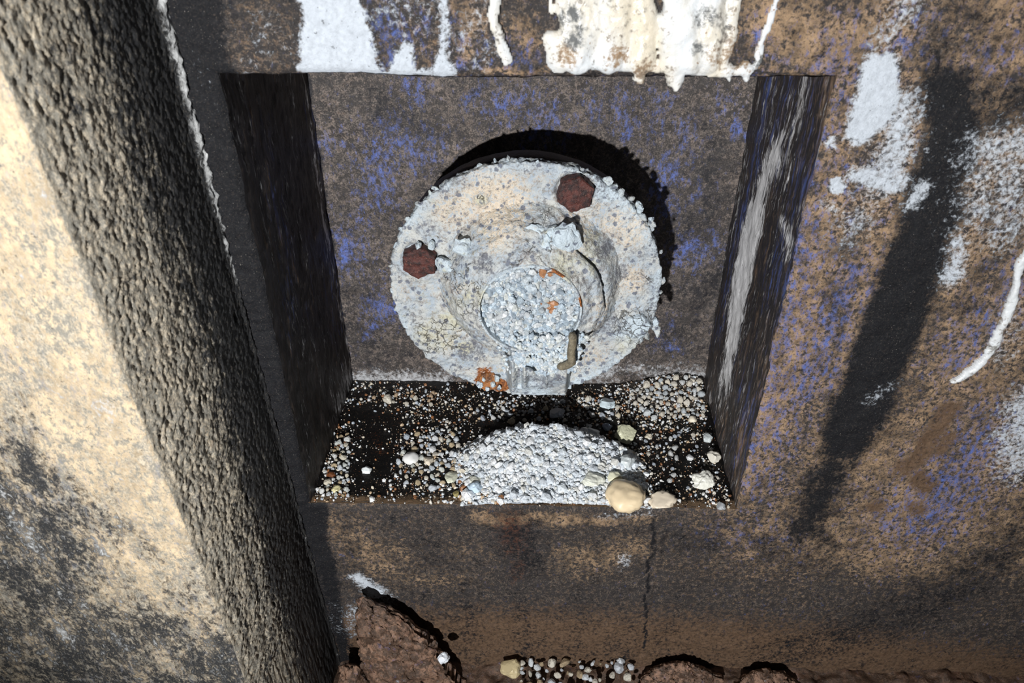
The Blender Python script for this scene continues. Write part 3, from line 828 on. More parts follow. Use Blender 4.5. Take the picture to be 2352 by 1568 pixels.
# mortar ridge along the inner corner
sd = t + 0.113
rpos = 0.007 + 0.0022 * fbm(np.stack([Z * 40, Z * 0, Z * 0], -1), 3)
rw = 0.0024 + 0.0040 * sstep(0.16, 0.3, Z)
ridge = np.exp(-((sd - rpos) / rw) ** 2)
dsp += ridge * (0.0014 + 0.0022 * sstep(0.2, 0.3, Z)) * (0.8 + 0.9 * fbm(P * 160, 3))
V = P + N * dsp[:, None]
me = mesh_np('wall_pillar', V, grid_faces(len(sec), len(zc))[:, ::-1])
n1 = fbm(P * np.array([60, 60, 22]), 4)
n2 = fbm(P * np.array([26, 26, 12]) + 8, 4)
streak = fbm(P * np.array([110, 110, 6]) + 3, 3)
k_side_shade = 0.95 - 0.78 * sstep(0.25, 1.05, toward) + 0.30 * n1 + 0.30 * streak + 0.14 * sstep(0.15, -0.02, Z)  # shade deepening toward the seam, painted into the colour with streaks
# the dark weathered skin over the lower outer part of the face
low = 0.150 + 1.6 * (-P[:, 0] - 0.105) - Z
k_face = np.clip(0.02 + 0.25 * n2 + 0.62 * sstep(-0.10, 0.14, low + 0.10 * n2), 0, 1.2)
seam_shade = sstep(0.35, 0.0, toward)  # extra painted shade close to the seam
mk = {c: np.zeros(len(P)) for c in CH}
mk['k'] = np.where(t < 0.002, k_side_shade + 0.3 * seam_shade, k_face)
mk['t'] = np.where(t < 0.002, -0.1 + 0.3 * n2 + 0.2 * toward, 0.52 + 0.5 * n1)
rb = ridge * (0.25 + 0.75 * sstep(0.16, 0.26, Z + 0.06 * n1))
mk['w'] = np.where(t < 0.002, 0.0 + 0.75 * rb, 0.14 + 0.5 * n1 + 0.05 * sstep(-0.02, 0.12, low))
mk['b'] = np.where(t < 0.002, 0.0 + 0.25 * n1, 0.16 + 0.45 * n2 + 0.18 * sstep(-0.02, 0.12, low))
mk['r'] = np.where(t < 0.002, -0.1 + 0.3 * fbm(P * 50 + 2, 3), -0.1 + 0.3 * n2)
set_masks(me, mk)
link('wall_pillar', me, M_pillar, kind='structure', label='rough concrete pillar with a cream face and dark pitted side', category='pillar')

# mud ground in front of the wall
gx = axis((-0.5, -0.04, 0.02), (-0.04, 0.70, 0.002), (0.70, 1.3, 0.02))
gy = axis((-1.6, -0.09, 0.04), (-0.09, 0.006, 0.0016))
a, b, f = plane_grid(gx, gy)
P = np.stack([a, b, np.zeros_like(a)], -1)
hh = -0.213 + 0.012 * fbm(P * 22, 4) + 0.004 * fbm(P * 90, 4)
hh += 0.014 * sstep(-0.06, 0.0, b) * (0.5 + fbm(P * np.array([14, 4, 1]) + 6, 3))
near = sstep(-0.10, -0.06, b)
hh = hh - 0.006 * np.abs(fbm(P * 50 + 11, 3)) * near
V = np.stack([a, b, hh], -1)
me = mesh_np('floor_mud', V, f)
set_masks(me, stain_masks(a, b, [], dict(t=0.25 + 0.3 * fbm(P * 30, 3), k=0.22 + 0.3 * fbm(P * 40 + 4, 3), r=0.18 + 0.3 * fbm(P * 30 + 8, 3), m=0.3)))
link('floor_mud', me, M_mudfloor, kind='structure', label='wet brown mud along the foot of the wall', category='ground')

# ------------------------------------------------------------------ calcite runs on the front wall
def calcite(name, strokes, thick, label, cat, spacing=0.0008, dirt=(), group=None, wob=0.003):
    pts = np.array([p for s in strokes for p in s])
    m_ = 0.006
    A = np.arange(pts[:, 0].min() - pts[:, 2].max() - m_, pts[:, 0].max() + pts[:, 2].max() + m_, spacing)
    B = np.arange(pts[:, 1].min() - pts[:, 2].max() - m_, pts[:, 1].max() + pts[:, 2].max() + m_, spacing)
    a, b, f = plane_grid(A, B)
    P = np.stack([a, a * 0, b], -1)
    aw = a + 0.0018 * fbm(P * 140 + 3, 3) + wob * fbm(P * 38 + 5, 3)
    bw = b + 0.0016 * fbm(P * 120 + 9, 3)
    hgt = np.zeros_like(a)
    for s in strokes:
        rel = seg_dist(aw, bw, s, rel=True)
        w = np.mean([p[2] for p in s])
        h1 = np.sqrt(np.clip(1 - rel ** 2, 0, 1)) * min(thick, w * 0.75)
        k = 0.0035
        e = np.clip(0.5 + 0.5 * (h1 - hgt) / k, 0, 1)
        hgt = np.where(h1 > 0, hgt * (1 - e) + h1 * e + k * e * (1 - e) * (hgt > 0) * 0.8, hgt)
    on = hgt > 0.0003
    hgt = hgt * (1 + 0.45 * fbm(P * np.array([95, 1, 60]), 4)) + on * 0.0012 * (0.5 + fbm(P * 60 + 4, 3)) + on * 0.0004 * fbm(P * 420, 2)
    keep = on[f].all(1)
    fr = np.stack([a, -hgt - 0.0006, b], -1)
    bk = np.stack([a, np.minimum(hgt * 0.6, 0.004) + 0.0012, b], -1)
    n = len(a)
    F = f[keep]
    # closing strip along the rim
    e = np.concatenate([F[:, [0, 1]], F[:, [1, 2]], F[:, [2, 3]], F[:, [3, 0]]])
    key = e[:, 0].astype(np.int64) * n + e[:, 1]
    rev = e[:, 1].astype(np.int64) * n + e[:, 0]
    rim = e[~np.isin(key, rev)]
    Fa = np.concatenate([F[:, ::-1], F + n, np.stack([rim[:, 0], rim[:, 1], rim[:, 1] + n, rim[:, 0] + n], -1)])
    # orient the front towards -Y
    V = np.concatenate([fr, bk])
    V, Fa, used = drop_loose(V, Fa[:, ::-1])
    me = mesh_np(name, V, Fa)
    aa, bb = np.tile(a, 2)[used], np.tile(b, 2)[used]
    PP = np.stack([aa, aa * 0, bb], -1)
    mk = {c: np.zeros(len(used)) for c in CH}
    mk['t'] = 0.05 + 0.35 * fbm(PP * 40, 3)
    mk['m'] = 0.10 + 0.45 * fbm(PP * np.array([70, 1, 16]) + 7, 3)
    for ch, x, z, r, s in dirt:
        mk[ch] = np.maximum(mk[ch], s * sstep(1.8, 0.1, np.hypot(aa - x + 0.004 * fbm(PP * 90, 3), bb - z + 0.004 * fbm(PP * 90 + 5, 3)) / r))
    set_masks(me, mk)
    o = link(name, me, M_calcite, label=label, category=cat)
    if group:
        o['group'] = group
    return o

calcite('calcite_curtain', CALCITE_SHEET, 0.0058, 'thick glossy white mineral curtain dripping over the niche lip', 'mineral crust',
        dirt=[('t', 0.2197, 0.328, 0.007, .7), ('t', 0.2197, 0.316, 0.006, .9), ('t', 0.268, 0.336, 0.010, .68), ('t', 0.256, 0.334, 0.008, .65), ('t', 0.206, 0.334, 0.006, .62), ('m', 0.184, 0.345, 0.006, .75),
              ('m', 0.181, 0.353, 0.005, .75), ('m', 0.248, 0.354, 0.006, .7), ('m', 0.281, 0.330, 0.005, .72), ('m', 0.246, 0.340, 0.004, .6), ('t', 0.182, 0.336, 0.007, .6), ('m', 0.288, 0.352, 0.005, .62)])
calcite('calcite_drip', CALCITE_DRIP, 0.004, 'single narrow white drip run left of the thick mineral curtain', 'mineral drip')
calcite('calcite_drip', CALCITE_RUN, 0.0035, 'thin slanting white drip run on the far right wall', 'mineral drip')

# ------------------------------------------------------------------ debris on the ledge
def mound_h(x, y):
    u = (x - 0.181 - 0.1 * (0.03 - y)) / 0.083
    e = np.clip(1 - u * u, 0, 1) ** 1.15
    yc = 0.062 - 0.028 * u * u
    g = np.where(y < yc, 0.26 + 0.74 * sstep(-0.006, 0.060, y), sstep(yc + 0.028, yc, y))
    return 0.0225 * g * e

WHITES = np.array([lin(*c)[:3] for c in ((242, 246, 250), (228, 236, 244), (236, 236, 230), (222, 230, 238), (248, 250, 252), (232, 240, 246))])
MIXED = np.array([lin(*c)[:3] for c in ((240, 240, 238), (222, 230, 236), (232, 222, 202), (204, 178, 146), (190, 200, 212), (242, 244, 246), (222, 216, 204), (236, 238, 240), (156, 106, 66))])
DARKS = np.array([lin(*c)[:3] for c in ((200, 190, 174), (176, 150, 124), (120, 98, 78), (214, 214, 212), (150, 104, 70), (90, 76, 66), (220, 204, 180))])

r = np.random.default_rng(21)
# mound: heaped crystals
gx_ = np.linspace(0.092, 0.268, 110)
gy_ = np.linspace(0.0, 0.092, 60)
a, b, f = plane_grid(gx_, gy_)
hm = mound_h(a, b) - 0.0025
P0 = np.stack([a, b, hm], -1)
fl, f2_, id_ = worley(np.stack([a, b, 0 * a], -1) * 260, 1)
P0[:, 2] += 0.0022 * (0.5 - fl)
c0 = np.tile(np.array(lin(196, 202, 210)[:3]), (len(a), 1))
keep = (hm[f] > -0.0012).all(1)
Vm, Fm, used = drop_loose(P0, f[keep])
n = 15000
px_ = r.uniform(0.095, 0.265, n)
py_ = r.uniform(0.0, 0.088, n)
hz = mound_h(px_, py_)
ok = hz > r.uniform(0.0005, 0.006, n)
px_, py_, hz = px_[ok], py_[ok], hz[ok]
rad = (0.0006 + 0.0015 * r.random(len(px_)) ** 1.5) * np.where(r.random(len(px_)) < 0.05, 2.0, 1)
Pg = np.stack([px_, py_, hz - 0.0022 + rad * r.uniform(0.4, 1.0, len(px_))], -1)
cg = WHITES[r.integers(0, len(WHITES), len(px_))] * r.uniform(0.86, 1.0, (len(px_), 1))
low_ = hz < 0.005
cg = np.where(low_[:, None] & (r.random(len(px_)) < 0.45)[:, None], MIXED[r.integers(0, len(MIXED), len(px_))], cg)
Vg, Fg, Cg = grain_cloud(Pg, rad, cg, r)
Fm3 = np.concatenate([Fm[:, [0, 1, 2]], Fm[:, [0, 2, 3]]])
Vall = np.concatenate([Vm, Vg])
me = mesh_np('crystal_mound', Vall, np.concatenate([Fm3, Fg + len(Vm)]), smooth=False)
set_attr(me, 'col', np.concatenate([c0[used], Cg]))
link('crystal_mound', me, M_grain, kind='stuff', label='heap of loose bluish white mineral crystals on the ledge', category='mineral heap')

# fine grit over the whole ledge
def grit(n, xr, yr, dens, r0, r1, pal, zf=lambda x, y: 0 * x):
    x = r.uniform(*xr, n)
    y = r.uniform(*yr, n)
    ok = r.random(n) < dens(x, y)
    x, y = x[ok], y[ok]
    rad = r0 + (r1 - r0) * r.random(len(x)) ** 2.2
    return np.stack([x, y, zf(x, y) + rad * 0.3], -1), rad, pal[r.integers(0, len(pal), len(x))]

def gauss(x, y, cx, cy, sx, sy):
    return np.exp(-((x - cx) / sx) ** 2 - ((y - cy) / sy) ** 2)

def corner_h(x, y):
    return 0.004 * sstep(0.25, 0.32, x) * sstep(0.09, 0.148, y) + 0.010 * gauss(x, y, 0.292, 0.150, 0.035, 0.030)

def dens(x, y):
    n_ = fbm(np.stack([x * 60, y * 60, 0 * x], -1), 3)
    d = 0.10 + 0.9 * gauss(x, y, 0.083, 0.05, 0.030, 0.04) + 1.0 * gauss(x, y, 0.29, 0.13, 0.05, 0.035) + 0.9 * gauss(x, y, 0.012, 0.035, 0.011, 0.04)
    d += 0.9 * gauss(x, y, 0.18, 0.115, 0.08, 0.018) + 0.5 * gauss(x, y, 0.05, 0.125, 0.04, 0.015) + 0.5 * gauss(x, y, 0.255, 0.06, 0.025, 0.04) + 0.6 * gauss(x, y, 0.31, 0.02, 0.015, 0.03) + 0.5 * gauss(x, y, 0.17, 0.0, 0.09, 0.012)
    d *= mound_h(x, y) < 0.0012
    d *= 1 - 0.85 * gauss(x, y, 0.042, 0.055, 0.016, 0.05)
    return np.clip(d * (0.75 + 0.8 * n_), 0.03, 1)
G1 = grit(13000, (0.002, W - 0.002), (0.001, D - 0.002), dens, 0.0004, 0.0017, MIXED, corner_h)
G2 = grit(9000, (0.002, W - 0.002), (0.0, D - 0.002), lambda x, y: np.clip(0.25 + dens(x, y), 0, 1), 0.0003, 0.0008, DARKS, corner_h)
Pq, Rq, Cq = (np.concatenate(z) for z in zip(G1, G2))
V, F, C_ = grain_cloud(Pq, Rq, Cq, r)
# the drift of grains piled in the rear right corner
a, b, f = plane_grid(np.linspace(0.245, W + 0.001, 50), np.linspace(0.095, D + 0.001, 36))
hm = corner_h(a, b) - 0.0015
Vd = np.stack([a, b, hm], -1)
Fd = np.concatenate([f[:, [0, 1, 2]], f[:, [0, 2, 3]]])
me = mesh_np('mineral_grit', np.concatenate([V, Vd]), np.concatenate([F, Fd + len(V)]), smooth=False)
set_attr(me, 'col', np.concatenate([C_, np.tile(np.array(lin(60, 54, 48)[:3]), (len(Vd), 1))]))
link('mineral_grit', me, M_grain, kind='stuff', label='fine pale and rusty grit scattered over the black ledge', category='grit')

# single lumps one can pick out
LUMPS = [mesh_np('mineral_pebble', *lump(ICO2 if k < 10 else ICO2, 300 + k, 0.42, 1.2, 0.85, 5), smooth=False) for k in range(12)]
for m_ in LUMPS:
    m_.materials.append(M_stone)
NAMED = dict(
    s_dome=('mineral_lump', 'largest cream orange rounded lump at the front edge right of the heap', (246, 224, 186), 'mineral lump'),
    s_cream2=('mineral_lump', 'flattened cream white lump just right of the big orange lump', (236, 222, 200), 'mineral lump'),
    s_green=('mineral_lump', 'pale yellow green faceted lump behind the heap on the right', (220, 220, 190), 'mineral lump'),
    s_grey=('mineral_lump', 'translucent grey white lump on the rear crest of the heap', (214, 220, 224), 'mineral lump'),
    s_oval=('mineral_lump', 'smooth white oval pebble standing left of the heap', (242, 242, 240), 'pebble'),
    s_white=('mineral_lump', 'knobbly white lump near the right side wall on black silt', (240, 240, 230), 'mineral lump'),
    s_crag=('mineral_lump', 'craggy bluish white lump on the right shoulder of the heap', (216, 224, 226), 'mineral lump'),
    s_flake=('mineral_flake', 'broad flat cream flake lying on the heap', (226, 228, 216), 'mineral flake'),
    s_yel=('mineral_lump', 'pale yellow lump beside the flat flake at the right of the heap', (228, 226, 200), 'mineral lump'),
    s_iso=('mineral_pebble', 'lone white pebble on bare black silt left of the heap', (238, 244, 246), 'pebble'),
    s_cr3=('mineral_pebble', 'cream pebble right beside the white oval pebble', (232, 220, 200), 'pebble'),
    s_pblue=('mineral_lump', 'pale sky blue lump under the right edge of the flange', (208, 224, 232), 'mineral lump'),
    s_trans=('mineral_lump', 'bluish translucent lump in the shade behind the heap', (184, 192, 204), 'mineral lump'),
    s_round=('mineral_pebble', 'round cream pebble at the foot of the rear right drift', (240, 230, 210), 'pebble'),
    s_r4=('mineral_lump', 'grey white paired lump touching the right side wall', (204, 212, 214), 'mineral lump'),
    s_r5=('mineral_lump', 'cream white upright lump leaning on the right side wall', (226, 222, 210), 'mineral lump'),
    s_r6=('mineral_pebble', 'small grey pebble alone on the black silt at right', (200, 202, 204), 'pebble'),
    s_bluegrey=('mineral_pebble', 'blue grey pebble between the heap and the green lump', (150, 160, 182), 'pebble'),
    s_skyb=('mineral_lump', 'light blue lump low on the left front of the heap', (196, 216, 232), 'mineral lump'),
    s_fl2=('mineral_flake', 'narrow cream flake above the light blue lump', (226, 226, 212), 'mineral flake'),
    s_olive=('mineral_pebble', 'small olive yellow pebble at the left foot of the heap', (158, 146, 96), 'pebble'),
    s_gr2=('mineral_flake', 'flat pale green flake on the left flank of the heap', (212, 214, 194), 'mineral flake'),
    s_edge=('mineral_pebble', 'tiny white pebble on the front edge of the ledge at left', (240, 242, 242), 'pebble'),
    s_right=('mineral_pebble', 'grey pebble in the front right corner of the ledge', (170, 174, 178), 'pebble'),
    s_brown=('mineral_pebble', 'rust brown pebble among the white ones at the left wall', (112, 66, 36), 'pebble'),
    s_yl=('mineral_pebble', 'yellowish pebble in the front left corner of the ledge', (214, 206, 160), 'pebble'),
    s_lump=('mineral_lump', 'cream grey lump under the rear wall at the left', (210, 204, 190), 'mineral lump'),
    s_lump2=('mineral_pebble', 'dull cream pebble between the green lump and the right wall', (204, 196, 178), 'pebble'),
)
taken = []
for i, (key, x, y, rad, flat) in enumerate(NAMED_STONES):
    nm, lab, colr, cat = NAMED[key]
    v, f = lump(ICO4 if rad > 0.008 else ICO3, 500 + i * 3, 0.5 if key not in ('s_oval', 's_round', 's_dome') else 0.25, 1.3, 1, 4 if key not in ('s_oval', 's_dome') else 0)
    v = v * (1 + 0.10 * fbm(v * 4 + i, 3)[:, None])
    v = v * np.array([1, 1, flat]) * rad
    me = mesh_np(nm, v, f, smooth=key in ('s_oval', 's_dome', 's_round', 's_cream2'))
    o = link(nm, me, None, label=lab, category=cat)
    me.materials.append(M_stone)
    o.color = lin(*colr)
    hz_ = float(max(mound_h(np.array([x]), np.array([y]))[0], corner_h(np.array([x]), np.array([y]))[0]))
    yy_ = y - 1.15 * hz_
    xx_ = x - 0.16 * (x - 0.163) * hz_ / 0.05
    hz_ = float(max(mound_h(np.array([xx_]), np.array([yy_]))[0], corner_h(np.array([xx_]), np.array([yy_]))[0])) if yy_ > 0 else 0.004
    o.location = (xx_, max(yy_, 0.001 + rad * 0.25), hz_ + rad * flat * 0.42)
    taken.append((xx_, yy_, rad))

REG_LABEL = dict(
    left=('small {} pebble in the band along the left side of the ledge', 'pebbles along the left side'),
    corner=('small {} crystal lump in the drift at the rear right corner', 'pebbles in the rear right drift'),
    moundleft=('small {} pebble scattered against the left flank of the crystal heap', 'pebbles left of the heap'),
    back=('small {} pebble in the row below the rear wall at left', 'pebbles under the rear wall'),
    mid=('small {} pebble on the silt between flange and crystal heap', 'pebbles behind the heap'),
    right=('small sparse {} pebble on the black silt at right of the heap', 'pebbles on the right silt'),
)
def tone(c):
    if min(c) > 229:
        return 'white'
    if c[2] > c[0] + 3:
        return 'bluish grey'
    if c[0] - c[2] > 40:
        return 'tan'
    return 'cream' if c[0] - c[2] > 8 else 'grey white'
def in_poly(x, y, poly):
    c = False
    for (x0, y0), (x1, y1) in zip(poly, poly[1:] + poly[:1]):
        if (y0 > y) != (y1 > y) and x < (x1 - x0) * (y - y0) / (y1 - y0) + x0:
            c = not c
    return c
PALS = dict(left=[(238, 240, 238), (214, 218, 214), (232, 224, 204), (220, 226, 232), (200, 180, 146)], corner=[(236, 240, 242), (222, 228, 232), (232, 226, 214), (206, 214, 220), (240, 232, 216)],
            moundleft=[(234, 236, 238), (212, 220, 228), (230, 222, 206), (206, 186, 152), (190, 200, 212), (222, 226, 220)], back=[(216, 210, 196), (214, 222, 230), (206, 180, 150)],
            mid=[(232, 226, 212), (206, 216, 226), (226, 214, 190), (190, 198, 210), (220, 222, 222)], right=[(214, 216, 216), (226, 220, 208), (184, 192, 204)])
for name, poly, n, r0, r1 in STONE_REGIONS:
    lab, grp = REG_LABEL[name]
    xs_ = [p[0] for p in poly]
    ys_ = [p[1] for p in poly]
    k = tries = 0
    while k < n and tries < 6000:
        tries += 1
        x, y = r.uniform(min(xs_), max(xs_)), r.uniform(min(ys_), max(ys_))
        rad = r0 + (r1 - r0) * r.random() ** 1.6
        if not in_poly(x, y, poly) or any((x - a_) ** 2 + (y - b_) ** 2 < (0.85 * (rad + c_)) ** 2 for a_, b_, c_ in taken):
            continue
        if y + rad > D - 0.004 or x + rad > W - 0.003 or x - rad < 0.003:
            continue
        o = link('mineral_pebble', LUMPS[int(r.integers(0, 12))], None, label='', category='pebble', group=grp)
        sc = rad * r.uniform(0.8, 1.2, 3)
        o.scale = sc
        o.rotation_euler = r.uniform(0, 6.28, 3)
        z0 = float(max(mound_h(np.array([x]), np.array([y]))[0] - 0.001, corner_h(np.array([x]), np.array([y]))[0]))
        o.location = (x, y, z0 + rad * 0.5)
        pc = PALS[name][int(r.integers(0, len(PALS[name])))]
        o.color = lin(*pc)
        o['label'] = lab.format(tone(pc))
        taken.append((x, y, rad))
        k += 1

# ------------------------------------------------------------------ the corroded flange
CX, CZ, YD, RD = 0.1607, 0.1531, 0.062, 0.0950
root = bpy.data.objects.new('pipe_flange', None)
COL.objects.link(root)
root.location = (CX, D, CZ)
root['label'] = 'round bolted pipe flange thickly crusted with cream and bluish mineral deposits'
root['category'] = 'pipe flange'
ROOT = np.array([CX, D, CZ])

def part(name, V, F, mat, masks=None, col=None, smooth=True, parent=root, **pr):
    me = mesh_np(name, np.asarray(V) - ROOT, F, smooth)
    if masks is not None:
        set_masks(me, masks)
    if col is not None:
        set_attr(me, 'col', col)
    return link(name, me, mat, parent, **pr)

def blob(mx, P, spots, ch):
    for x, z, rr_, s in spots:
        mx[ch] = np.maximum(mx[ch], s * sstep(1.5, 0.35, np.hypot(P[:, 0] - x, P[:, 2] - z) / rr_))

def crust_masks(P):
    mk = {c: np.zeros(len(P)) for c in CH}
    l1 = fbm(P * 40 + 3, 4)
    l2 = fbm(P * 55 + 13, 4)
    mk['t'] = 0.27 + 0.40 * l1
    mk['k'] = 0.27 + 0.34 * l2
    mk['w'] = 0.26 + 0.35 * fbm(P * 38 + 21, 3)
    mk['b'] = 0.14 + 0.22 * fbm(P * 30 + 31, 3)
    mk['m'] = 0.34 + 0.35 * fbm(P * 28 + 41, 3)
    rr = np.hypot(P[:, 0] - CX, P[:, 2] - CZ) / RD
    mk['w'] += 0.22 * sstep(0.82, 1.0, rr)
    mk['t'] -= 0.25 * sstep(0.9, 1.0, rr)
    blob(mk, P, [(0.140, 0.222, 0.030, .62), (0.195, 0.205, 0.02, .5), (0.228, 0.205, 0.022, .6), (0.115, 0.215, 0.02, .6), (0.235, 0.162, 0.014, .6)], 't')
    blob(mk, P, [(0.226, 0.168, 0.008, .62), (0.215, 0.190, 0.007, .62), (0.205, 0.235, 0.012, .5), (0.120, 0.100, 0.014, .55), (0.222, 0.125, 0.014, .52), (0.135, 0.188, 0.008, .6), (0.176, 0.095, 0.02, .5)], 'k')
    blob(mk, P, [(0.095, 0.112, 0.020, .52), (0.108, 0.126, 0.016, .5), (0.128, 0.165, 0.012, .5), (0.185, 0.188, 0.014, .5), (0.115, 0.150, 0.012, .45), (0.236, 0.105, 0.012, .52), (0.202, 0.19, 0.014, .45), (0.117, 0.102, 0.008, .7), (0.1315, 0.2229, 0.005, .7)], 'b')
    blob(mk, P, [(0.240, 0.125, 0.022, .85), (0.10, 0.110, 0.026, .75), (0.17, 0.200, 0.03, .6), (0.120, 0.165, 0.03, .65)], 'm')
    blob(mk, P, [(0.085, 0.178, 0.014, .6), (0.240, 0.120, 0.024, .55), (0.215, 0.232, 0.016, .7), (0.165, 0.073, 0.02, .5)], 'w')
    blob(mk, P, [(0.1318, 0.0700, 0.0105, .95), (0.142, 0.066, 0.008, .8), (0.1295, 0.078, 0.009, .6)], 'r')
    return mk

def ring_surface(name, prof, nt, mat, disp, maskf, cx=CX, cz=CZ, ragged=None, smooth=True, **pr):
    """lathe around the Y axis; prof rows (r, y, nr, ny)"""
    prof = np.array(prof)
    th = np.linspace(0, 2 * np.pi, nt, endpoint=False)
    I, T_ = np.meshgrid(np.arange(len(prof)), th, indexing='ij')
    I, T_ = I.ravel(), T_.ravel()
    rr = prof[I, 0].copy()
    if ragged is not None:
        rr = ragged(rr, T_, prof[I, 1])
    P = np.stack([cx + rr * np.cos(T_), prof[I, 1], cz + rr * np.sin(T_)], -1)
    N = np.stack([prof[I, 2] * np.cos(T_), prof[I, 3], prof[I, 2] * np.sin(T_)], -1)
    V = P + N * disp(P, prof[I, 0], T_)[:, None]
    return part(name, V, grid_faces(len(prof), nt, wrap=True)[:, ::-1], mat, maskf(P) if maskf else None, smooth=smooth, **pr)

def crust_disp(P, r_, T_):
    d = 0.0016 * fbm(P * 60, 4) + 0.0015 * fbm(P * 230, 4, 0.65)
    w1 = worley(P * 260, 5)
    d += 0.0016 * (0.45 - w1[0]) * (0.35 + 0.65 * sstep(-0.1, 0.25, fbm(P * 35 + 6, 3)))
    # raised curdled zones
    for x, z, s, h in ((0.240, 0.123, 0.016, 0.0035), (0.100, 0.112, 0.022, 0.002), (0.150, 0.203, 0.020, 0.0025), (0.106, 0.180, 0.016, 0.0018), (0.238, 0.158, 0.012, 0.0015)):
        d += h * np.exp(-((P[:, 0] - x) ** 2 + (P[:, 2] - z) ** 2) / s ** 2) * (0.6 + 1.1 * fbm(P * 150 + 4, 3))
    # dished seats round the two clean bolts, knob at upper left
    for x, z in ((0.1923, 0.2288), (0.0882, 0.177)):
        q = np.hypot(P[:, 0] - x, P[:, 2] - z)
        d += 0.0016 * np.exp(-((q - 0.0155) / 0.003) ** 2) - 0.002 * sstep(0.014, 0.011, q)
    q = np.hypot(P[:, 0] - 0.1315, P[:, 2] - 0.2229)
    d += 0.0030 * np.exp(-((q - 0.0035) / 0.0018) ** 2) - 0.001 * np.exp(-(q / 0.002) ** 2)
    q = np.hypot(P[:, 0] - 0.2389, P[:, 2] - 0.1267)
    d += 0.0042 * sstep(0.013, 0.009, q)
    return d

rs = np.linspace(0.030, RD - 0.0015, 96)
prof = [(x, YD, 0, -1) for x in rs]
for k in range(1, 8):
    a_ = k / 7 * math.pi / 2
    prof.append((RD - 0.0015 + 0.0015 * math.sin(a_), YD + 0.0015 - 0.0015 * math.cos(a_), math.sin(a_), -math.cos(a_)))
for x in np.linspace(0.002, 0.007, 7):
    prof.append((RD, YD + x, 1, 0))
for x in np.linspace(RD - 0.001, 0.060, 8):
    prof.append((x, YD + 0.0075, 0, 0))
def rag(rr, T_, y):
    e = np.stack([np.cos(T_) * 30, np.sin(T_) * 30, y * 300], -1)
    e2 = np.stack([np.cos(T_) * 9, np.sin(T_) * 9, y * 80], -1)
    k = sstep(RD - 0.006, RD, rr) * (rr > 0.062)
    return rr + k * (0.0012 * fbm(e, 3) + 0.0010 * fbm(e2, 2))
ring_surface('flange_plate', prof, 640, M_crust, crust_disp, crust_masks, ragged=rag)

rd = lambda P, r_, T_: 0.0008 * fbm(P * 120, 3)
ring_surface('gasket', [(0.088, YD + 0.006, 1, 0), (0.088, YD + 0.018, 1, 0)], 160, M_rustdark, rd, None)
pb = [(0.05, YD + 0.013, 0, -1), (RD - 0.006, YD + 0.013, 0, -1), (RD - 0.0032, YD + 0.0145, .7, -.7), (RD - 0.0028, YD + 0.018, 1, 0), (RD - 0.0028, YD + 0.026, 1, 0), (RD - 0.005, YD + 0.028, .7, .7), (0.05, YD + 0.028, 0, 1)]
ring_surface('backing_flange', pb, 200, M_rustdark, rd, None, label='rusted counter flange behind the crusted plate')
ring_surface('pipe_neck', [(0.066, YD + 0.030, 1, 0), (0.064, YD + 0.05, 1, 0), (0.066, D + 0.004, 1, 0)], 96, M_rustdark, rd, None)

# raised collar round the hub
HX, HZ = 0.1640, 0.1575
pc = []
for s in np.linspace(0, 1, 56):
    rr = 0.067 - 0.0325 * s
    yo = 0.003 - 0.014 * sstep(0.0, 0.55, s) - 0.021 * (s) ** 1.2
    e_ = 1e-3
    dy = ((0.003 - 0.014 * sstep(0.0, 0.55, s + e_) - 0.021 * (s + e_) ** 1.2) - yo) / e_
    n_ = np.array([abs(dy), -0.0325]) / np.hypot(dy, 0.0325)
    pc.append((rr, YD + yo, n_[0], n_[1]))
for s in np.linspace(0.1, 1, 8):
    pc.append((0.0345 - 0.0006 * s, YD - 0.032 + 0.010 * s, -1, 0))
def coll_disp(P, r_, T_):
    d = 0.0022 * fbm(P * 60 + 5, 4) + 0.0015 * fbm(P * 230, 4, 0.65)
    d += 0.0016 * (0.45 - worley(P * 240, 5)[0])
    d *= sstep(0.0335, 0.037, r_) * 0.8 + 0.2
    # broken, stepped right edge
    gr = np.exp(-((r_ - 0.0515 - 0.002 * fbm(P * 50, 2)) / 0.0012) ** 2) * sstep(-0.75, -0.35, T_q(T_)) * sstep(1.2, 0.7, T_q(T_))
    d -= 0.0070 * gr * (0.7 + fbm(P * 60 + 9, 2))
    d += 0.0016 * np.exp(-((r_ - 0.0460) / 0.003) ** 2) * sstep(-0.9, -0.5, T_q(T_)) * sstep(1.2, 0.7, T_q(T_))
    return d
def T_q(T_):
    return np.where(T_ > np.pi, T_ - 2 * np.pi, T_)
ring_surface('collar', pc, 360, M_crust, coll_disp, lambda P: crust_masks(P), HX, HZ)

# hub end ring and its crystal filled bore
ph = []
for s in np.linspace(0, 1, 5):
    ph.append((0.0346, YD - 0.020 - 0.0142 * s, 1, 0))
for s in np.linspace(0.2, 1, 4):
    ph.append((0.0346 - 0.0013 * s, YD - 0.0342, 0, -1))
for s in np.linspace(0.1, 1, 6):
    ph.append((0.0333, YD - 0.0342 + 0.010 * s, -1, 0))
def hub_masks(P):
    mk = crust_masks(P)
    mk['w'] = 0.55 + 0.2 * fbm(P * 60, 3)
    mk['t'] *= 0.4
    blob(mk, P, [(HX + 0.017, HZ + 0.029, 0.006, .8), (HX + 0.034, HZ + 0.008, 0.006, .7)], 'r')
    return mk
ring_surface('hub_ring', ph, 200, M_crust, lambda P, r_, T_: 0.0007 * fbm(P * 180, 4), hub_masks, HX, HZ)

